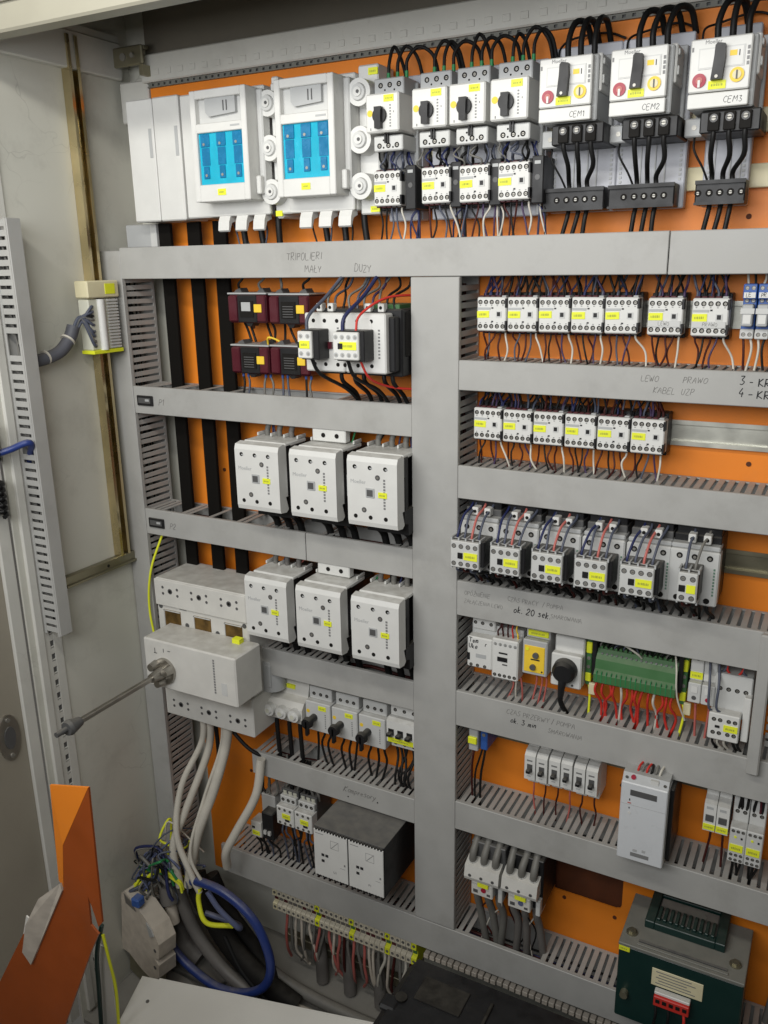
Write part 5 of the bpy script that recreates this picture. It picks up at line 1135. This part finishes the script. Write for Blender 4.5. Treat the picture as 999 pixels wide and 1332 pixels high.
for k, x in enumerate((-.80, -.735, -.665)):
    tag(MB().tube([(x-.01, -.03, -1.30), (x, -.035, -1.35), (x+.005, -.04, -1.405)], .013, 'conduit', 10).build('bundled_cable'), '%s grey cable bundle dropping behind the clamp bar' % ('left', 'middle', 'right')[k], 'cable', 'cable bundles under the terminals')

# ------------------------------------------------------------------ wall terminal block with its wires
t = thing('wall_terminal_block', 'pale clear terminal block on the brass rail with yellow tag', 'terminal block', (XW+.0190, -.127, -.137))
MB().box(0, .024, -.033, .033, .004, .088, 'clear', .002).build('body', t)
MB().box(-.002, .028, -.035, .036, .090, .118, 'cream', .002).build('end_clamp', t)
MB().box(.0278, .0288, .004, .026, .096, .113, 'yellow').build('label_tag', t)
MB().cyl((.024, -.006, .004), (0, 0, 1), .0075, .084, 'white', 12).build('light_bar', t)
MB().box(-.001, .028, -.034, .034, -.002, .004, 'yellow', .0006).build('end_plate', t)
rm = MB().box(.024, .0275, .008, .031, 0, .0032, 'offwhite').mesh('terminal_rib')
for k in range(16): inst('terminal_rib', rm, t, (0, 0, .006+k*.0052))
for k in range(9):
    z0 = .016+k*.0075
    wire(t, [(.018, -.018, z0), (.026, -.030, z0+jit(.004)), (.018, -.046, .058+jit(.006)), (.012, -.062, .034+jit(.006)), (.008, -.078, .018)], .0026, random.choice(('bgrey_w', 'grey_w', 'black_w')), 'wire', 6)
    wire(t, [(.012, .030, z0), (.013, .044, .045+(z0-.05)*.5), (.014, .056, .040), (.02, .070, .037)], .0018, random.choice(('black_w', 'grey_w', 'white_w')), 'wire', 6)
MB().tube([(.012, -.058, .046), (.010, -.068, .026), (.006, -.090, .006), (-.004, -.125, -.004), (-.014, -.152, -.004)], .0105, 'sleeve', 10).build('cable_sleeve', t)
MB().cyl((.010, -.070, .026), (0, -.7, -.7), .0125, .003, 'white_w', 14).build('cable_tie', t)
MB().cyl((.000, -.110, .0005), (0, -1, -.25), .0120, .003, 'white_w', 14).build('cable_tie', t)
tag(MB().tube([(XW+.006, -.285, -.30), (XW+.045, -.312, -.262), (XW+.02, -.335, -.272), (XW-.01, -.38, -.285)], .0055, 'hose_blue', 10).build('blue_cable'), 'blue cable leaving the slotted duct at the left edge', 'cable')
for k, z in enumerate((-.255, -.345)):
    t = thing('hinge_spring', 'black coiled cable loom at the left edge, %s one' % ('upper', 'lower')[k], 'cable loom', (XW+.0, -.345, z), 'black cable looms at the left edge')
    g = MB()
    for q in range(6): g.tube([(.004+.016*math.cos(a), -.012+.012*math.sin(a), -.03+.010*q+.0015*a) for a in [0, 1.05, 2.1, 3.14, 4.2, 5.24, 6.28]], .004, 'black_w', 6, 3)
    g.build('coil', t)

# ------------------------------------------------------------------ cables at the lower left
def cable(label, pts, r, m_, name='loose_cable', n=10, seg=8, cat='cable', group=None):
    return tag(MB().tube(pts, r, m_, n, seg).build(name), label, cat, group)
G = 'pale sheathed cables below the main breaker'
cable('thin pale cable swinging left below the main breaker', [(-1.012, -.09, -.815), (-1.014, -.095, -.88), (-1.045, -.13, -.97), (-1.040, -.16, -1.06), (-1.0, -.17, -1.135), (-.985, -.17, -1.165)], .0062, 'white_w', group=G)
cable('thick pale cable running down below the main breaker', [(-.952, -.09, -.815), (-.955, -.095, -.87), (-.972, -.12, -.96), (-1.000, -.15, -1.06), (-1.022, -.16, -1.17)], .0098, 'white_w', group=G)
cable('pale cable hanging straight at the left of the breaker cables', [(-1.005, -.08, -.815), (-1.008, -.085, -.90), (-1.038, -.13, -1.02), (-1.052, -.16, -1.09), (-1.035, -.17, -1.17)], .0078, 'white_w', group=G)
cable('pale cable leaving under the short duct near the breaker', [(-.878, -.09, -.885), (-.888, -.10, -.96), (-.925, -.12, -1.04), (-.945, -.13, -1.085), (-.955, -.12, -1.13)], .0085, 'white_w', group=G)
cable('thin pale lead crossing between the breaker cables', [(-.962, -.09, -.815), (-.965, -.10, -.88), (-.990, -.13, -.98), (-1.000, -.17, -1.08), (-.968, -.17, -1.15)], .0032, 'white_w', group=G)
cable('black cable running down beside the pale breaker cables', [(-1.000, -.07, -.815), (-1.000, -.07, -.95), (-1.03, -.08, -1.05), (-1.06, -.10, -1.16)], .0040, 'black_w')
cable('black lead from the breaker to the short duct', [(-.985, -.075, -.815), (-.95, -.08, -.85), (-.90, -.085, -.878), (-.86, -.06, -.90)], .0036, 'black_w')
cable('yellow green earth wire looping below the pale cables', [(-.985, -.17, -1.155), (-.985, -.175, -1.185), (-.965, -.18, -1.22), (-.925, -.15, -1.235)], .0048, 'yellow')
cable('dark blue lead looping below the pale cables', [(-.965, -.17, -1.155), (-.940, -.17, -1.185), (-.905, -.16, -1.222), (-.925, -.14, -1.238), (-.985, -.16, -1.22)], .0055, 'slate_blue')
cable('yellow green earth wire on the left column slots', [(-1.092, -.070, -.480), (-1.112, -.088, -.55), (-1.121, -.0915, -.63), (-1.108, -.090, -.725)], .0022, 'yellow')
# hoses and conduits over the cabinet floor
cable('blue hose looping over the cables at the bottom left', [(-1.005, -.165, -1.15), (-.978, -.17, -1.139), (-.926, -.17, -1.141), (-.874, -.17, -1.164), (-.841, -.17, -1.203), (-.824, -.17, -1.266), (-.838, -.175, -1.318), (-.885, -.18, -1.352), (-.945, -.185, -1.362), (-1.014, -.18, -1.352), (-1.066, -.175, -1.325), (-1.085, -.17, -1.276), (-1.087, -.165, -1.22)], .0088, 'hose_blue', 'blue_hose', 12, 8, 'hose')
cable('thick dirty grey conduit curving down at the left corner', [(-1.112, -.10, -1.19), (-1.115, -.11, -1.24), (-1.110, -.12, -1.30), (-1.085, -.12, -1.36), (-1.04, -.12, -1.385)], .030, 'conduit', 'grey_conduit', 14, 8, 'conduit')
cable('black thick cable arching beside the grey conduit', [(-1.030, -.13, -1.165), (-1.012, -.14, -1.20), (-.985, -.14, -1.245), (-.944, -.14, -1.298), (-.880, -.14, -1.345), (-.80, -.13, -1.39)], .021, 'black_matt', 'black_conduit', 12, 8, 'conduit')
cable('thick black cable under the blue hose', [(-1.020, -.10, -1.19), (-.985, -.10, -1.26), (-.93, -.10, -1.32), (-.86, -.11, -1.385)], .019, 'black_matt', 'black_conduit', 12, 8, 'conduit')
cable('dirty grey cable running between hose and conduit', [(-1.069, -.15, -1.155), (-1.048, -.15, -1.24), (-1.022, -.15, -1.295), (-.961, -.15, -1.353), (-.887, -.15, -1.386)], .013, 'conduit', 'grey_conduit', 12, 8, 'conduit')
cable('pale grey cable running right along the cabinet floor', [(-1.0, -.09, -1.25), (-.945, -.10, -1.322), (-.880, -.10, -1.364), (-.793, -.10, -1.385), (-.67, -.10, -1.39), (-.58, -.09, -1.395)], .012, 'grey_w', 'floor_cable', 12, 8)
cable('thin pale cable lying along the cabinet floor', [(-.97, -.12, -1.28), (-.91, -.13, -1.345), (-.84, -.13, -1.385), (-.72, -.12, -1.40)], .006, 'bone', 'floor_cable', 10, 8)
cable('thin dark cable lying along the cabinet floor', [(-.95, -.15, -1.27), (-.90, -.16, -1.33), (-.83, -.155, -1.385), (-.75, -.14, -1.402)], .005, 'black_w', 'floor_cable', 10, 8)
cl = MB().cyl((-1.075, -.165, -1.185), (.25, -.1, -1), .016, .035, 'conduit', 14, .020).cyl((-1.070, -.168, -1.215), (.25, -.1, -1), .012, .05, 'bone', 12)
tag(cl.build('cable_gland'), 'dusty cable gland above the grey conduits', 'gland')
# tangle of small wires at the corner, each its own wire
TW = (('slate_blue', 'thick blue grey', .0042), ('yellow', 'thick yellow', .0040), ('bgrey_w', 'thin dark blue grey', .0024), ('green_w', 'green', .0030), ('slate_blue', 'thin blue grey', .0026), ('yellow', 'thin yellow', .0026), ('blue_w', 'dark blue', .0034), ('bgrey_w', 'thick dark blue grey', .0040), ('grey_w', 'dusty grey', .0036), ('white_w', 'pale', .0028), ('black_w', 'black', .0030))
for k, (c, nm, rr) in enumerate(TW):
    a = Vector((-1.155+random.random()*.03, -.21+random.random()*.05, -1.14-random.random()*.09)); e = Vector((-1.02-random.random()*.06, -.17-random.random()*.03, -1.12-random.random()*.08))
    mid = (a+e)/2+Vector((jit(.03), jit(.02), .01+random.random()*.06))
    cable('%s wire in the tangle at the lower left corner' % nm, [a, a+Vector((.01, -.01, .03+jit(.02))), mid, e+Vector((-.01, 0, .02)), e], rr, c, 'tangled_wire', 6, 5, 'wire', 'tangled wires at the lower left corner')
g = MB(); rs = random.Random(5)
for k in range(34):
    a = Vector((rs.uniform(-1.15, -1.08), rs.uniform(-.20, -.10), rs.uniform(-1.24, -1.12))); e = Vector((rs.uniform(-1.10, -1.0), rs.uniform(-.20, -.10), rs.uniform(-1.24, -1.10)))
    mid = (a+e)/2+Vector((rs.uniform(-.03, .03), rs.uniform(-.03, .02), rs.uniform(.0, .07)))
    g.tube([a, a+Vector((rs.uniform(-.01, .02), -.01, rs.uniform(0, .04))), mid, e+Vector((rs.uniform(-.03, .01), 0, rs.uniform(0, .03))), e], rs.uniform(.0014, .0030), rs.choice(('slate_blue', 'bgrey_w', 'grey_w', 'black_w', 'yellow', 'green_w', 'bgrey_w', 'grey_w', 'white_w')), 6, 5)
tag(g.build('wire_tangle'), 'dense tangle of thin dusty wires behind the beige block', 'wires', kind='stuff')
tag(MB().box(-1.105, -1.085, -.235, -.215, -1.195, -1.175, 'blue', .003).build('wire_connector'), 'small blue wire connector in the tangle at the corner', 'connector')
for k in range(3): cable('%s crossed bare lead behind the beige block' % ('leftmost', 'middle', 'rightmost')[k], [(-1.12+.02*k, -.17, -1.21-.01*k), (-1.10+.02*k, -.16, -1.23), (-1.08+.015*k, -.15, -1.26)], .0032, 'bone', 'bare_lead', 6, 4, 'wire', 'bare leads behind the beige block')

# big beige block standing at the left of the floor
t = thing('terminal_housing', 'dusty beige plastic block standing in the lower left corner', 'terminal block', (-1.11, -.205, -1.40))
ol = [(-.064, .052), (-.063, .200), (-.052, .214), (-.020, .206), (.040, .184), (.060, .158), (.060, .122), (.047, .112), (.060, .104), (.061, .072), (.036, .048), (.002, .048), (-.04, .058)]
MB().prism(ol, -.020, .020, 'bone', 'y').build('shell', t)
MB().box(-.05, .04, -.014, .014, 0, .052, 'zinc', .003).build('foot', t)
MB().prism([(.022, .188), (.038, .182), (.046, .170), (.034, .160)], -.0225, -.0198, 'lgrey', 'y').cyl((.048, -.0198, .134), (0, -1, 0), .004, .001, 'dgrey', 10).cyl((.048, -.0198, .090), (0, -1, 0), .004, .001, 'dgrey', 10).prism([(-.052, .208), (-.03, .205), (-.012, .190), (-.046, .188)], -.0215, -.0198, 'conduit', 'y').build('terminal_recesses', t)
t.rotation_euler = (0, R(8), R(-12))

# ------------------------------------------------------------------ loose sheets and the black case in the foreground
t = thing('metal_sheet', 'white sheet metal panel lying across the bottom of the cabinet', 'panel', (-1.055, -.271, -1.31))
t.rotation_euler = (R(12), 0, R(13.8))
MB().box(0, .62, -.20, 0, 0, .004, 'sheet_white', .001).box(.035, .62, -.004, .003, -.018, .0035, 'sheet_white', .001).build('sheet', t)
MB().cyl((.035, -.045, .004), (0, 0, 1), .0035, .0004, 'dgrey', 12).build('hole', t)
tag(MB().box(-1.04, -.50, -.33, -.285, -1.41, -1.352, 'zinc', .002).build('support_bar'), 'metal bar under the loose white panel', 'bar')
t = thing('black_case', 'black plastic case in the foreground below the long bottom duct', 'case', (-.54, -.15, -1.409))
MB().prism([(-.002, 0), (-.002, .245), (.018, .272), (.50, .272), (.50, 0)], 0, -.20, 'case_black', 'y').build('body', t)
MB().box(.045, .125, -.078, -.028, .2722, .2745, 'black_matt', .001).box(.16, .166, -.10, -.03, .2722, .276, 'black_matt', .001).cyl((.028, -.086, .272), (0, 0, 1), .010, .004, 'black_matt', 14).box(.0, .03, -.115, -.085, .262, .2745, 'case_black', .004).build('lid_recess', t)
MB().box(.002, .50, -.203, -.1995, .20, .216, 'dgrey', .001).build('rib', t)
# folded orange sheet in front of the door
t = thing('orange_sheet', 'bent orange sheet metal piece standing at the lower left', 'sheet metal', (-.85, -.57, -1.40))
def sheet(pts, mname, name, d=Vector((0, .003, 0)), par=None):
    n = len(pts); vs = [Vector(p) for p in pts]+[Vector(p)+d for p in pts]
    fs = [tuple(range(n)), tuple(range(n, 2*n))[::-1]]+[(i, n+i, n+(i+1) % n, (i+1) % n) for i in range(n)]
    return MB().add(vs, fs, mname).build(name, t)
sheet([(.073, 0, .774), (.010, 0, .667), (-.001, 0, .596), (-.089, 0, .435), (-.104, 0, .476), (-.178, 0, .358), (-.30, 0, .20), (-.30, 0, 0), (-.10, 0, 0), (-.09, 0, .25), (-.040, 0, .344), (.035, 0, .503), (.056, 0, .543), (.043, 0, .553), (.045, 0, .600), (.050, 0, .585), (.058, 0, .556), (.066, 0, .566)][::-1], 'orange_shaded', 'main_face')
sheet([(.0725, 0, .774), (.0095, 0, .667), (-.0015, 0, .596), (-.014, .004, .600), (-.007, .006, .750)], 'orange', 'folded_flap')
sheet([(-.002, -.003, .592), (-.003, -.003, .604), (-.044, -.010, .568), (-.075, -.014, .515), (-.098, -.010, .455), (-.092, -.004, .430), (-.070, -.003, .470)], 'bone', 'torn_film')
tag(MB().prism([(-.985, -.985), (-.955, -.90), (-.945, -.905), (-.93, -.96), (-.93, -1.38), (-.985, -1.38)], -.560, -.558, 'sheet_white', 'y').build('paper_sheet'), 'white sheet edge leaning left of the orange sheet', 'sheet')
tag(MB().box(-1.075, -1.035, -.36, -.357, -1.405, -1.16, 'frame_paint', .001).build('lower_strip'), 'pale metal strip behind the orange sheet', 'strip')
cable('green wire hanging behind the orange sheet', [(-1.03, -.37, -1.10), (-1.05, -.372, -1.17), (-1.06, -.37, -1.26), (-1.07, -.37, -1.38)], .004, 'green_dk')
cable('yellow wire hanging behind the orange sheet', [(-1.03, -.37, -1.12), (-1.02, -.372, -1.17), (-1.015, -.37, -1.23), (-1.02, -.37, -1.32)], .0028, 'yellow')
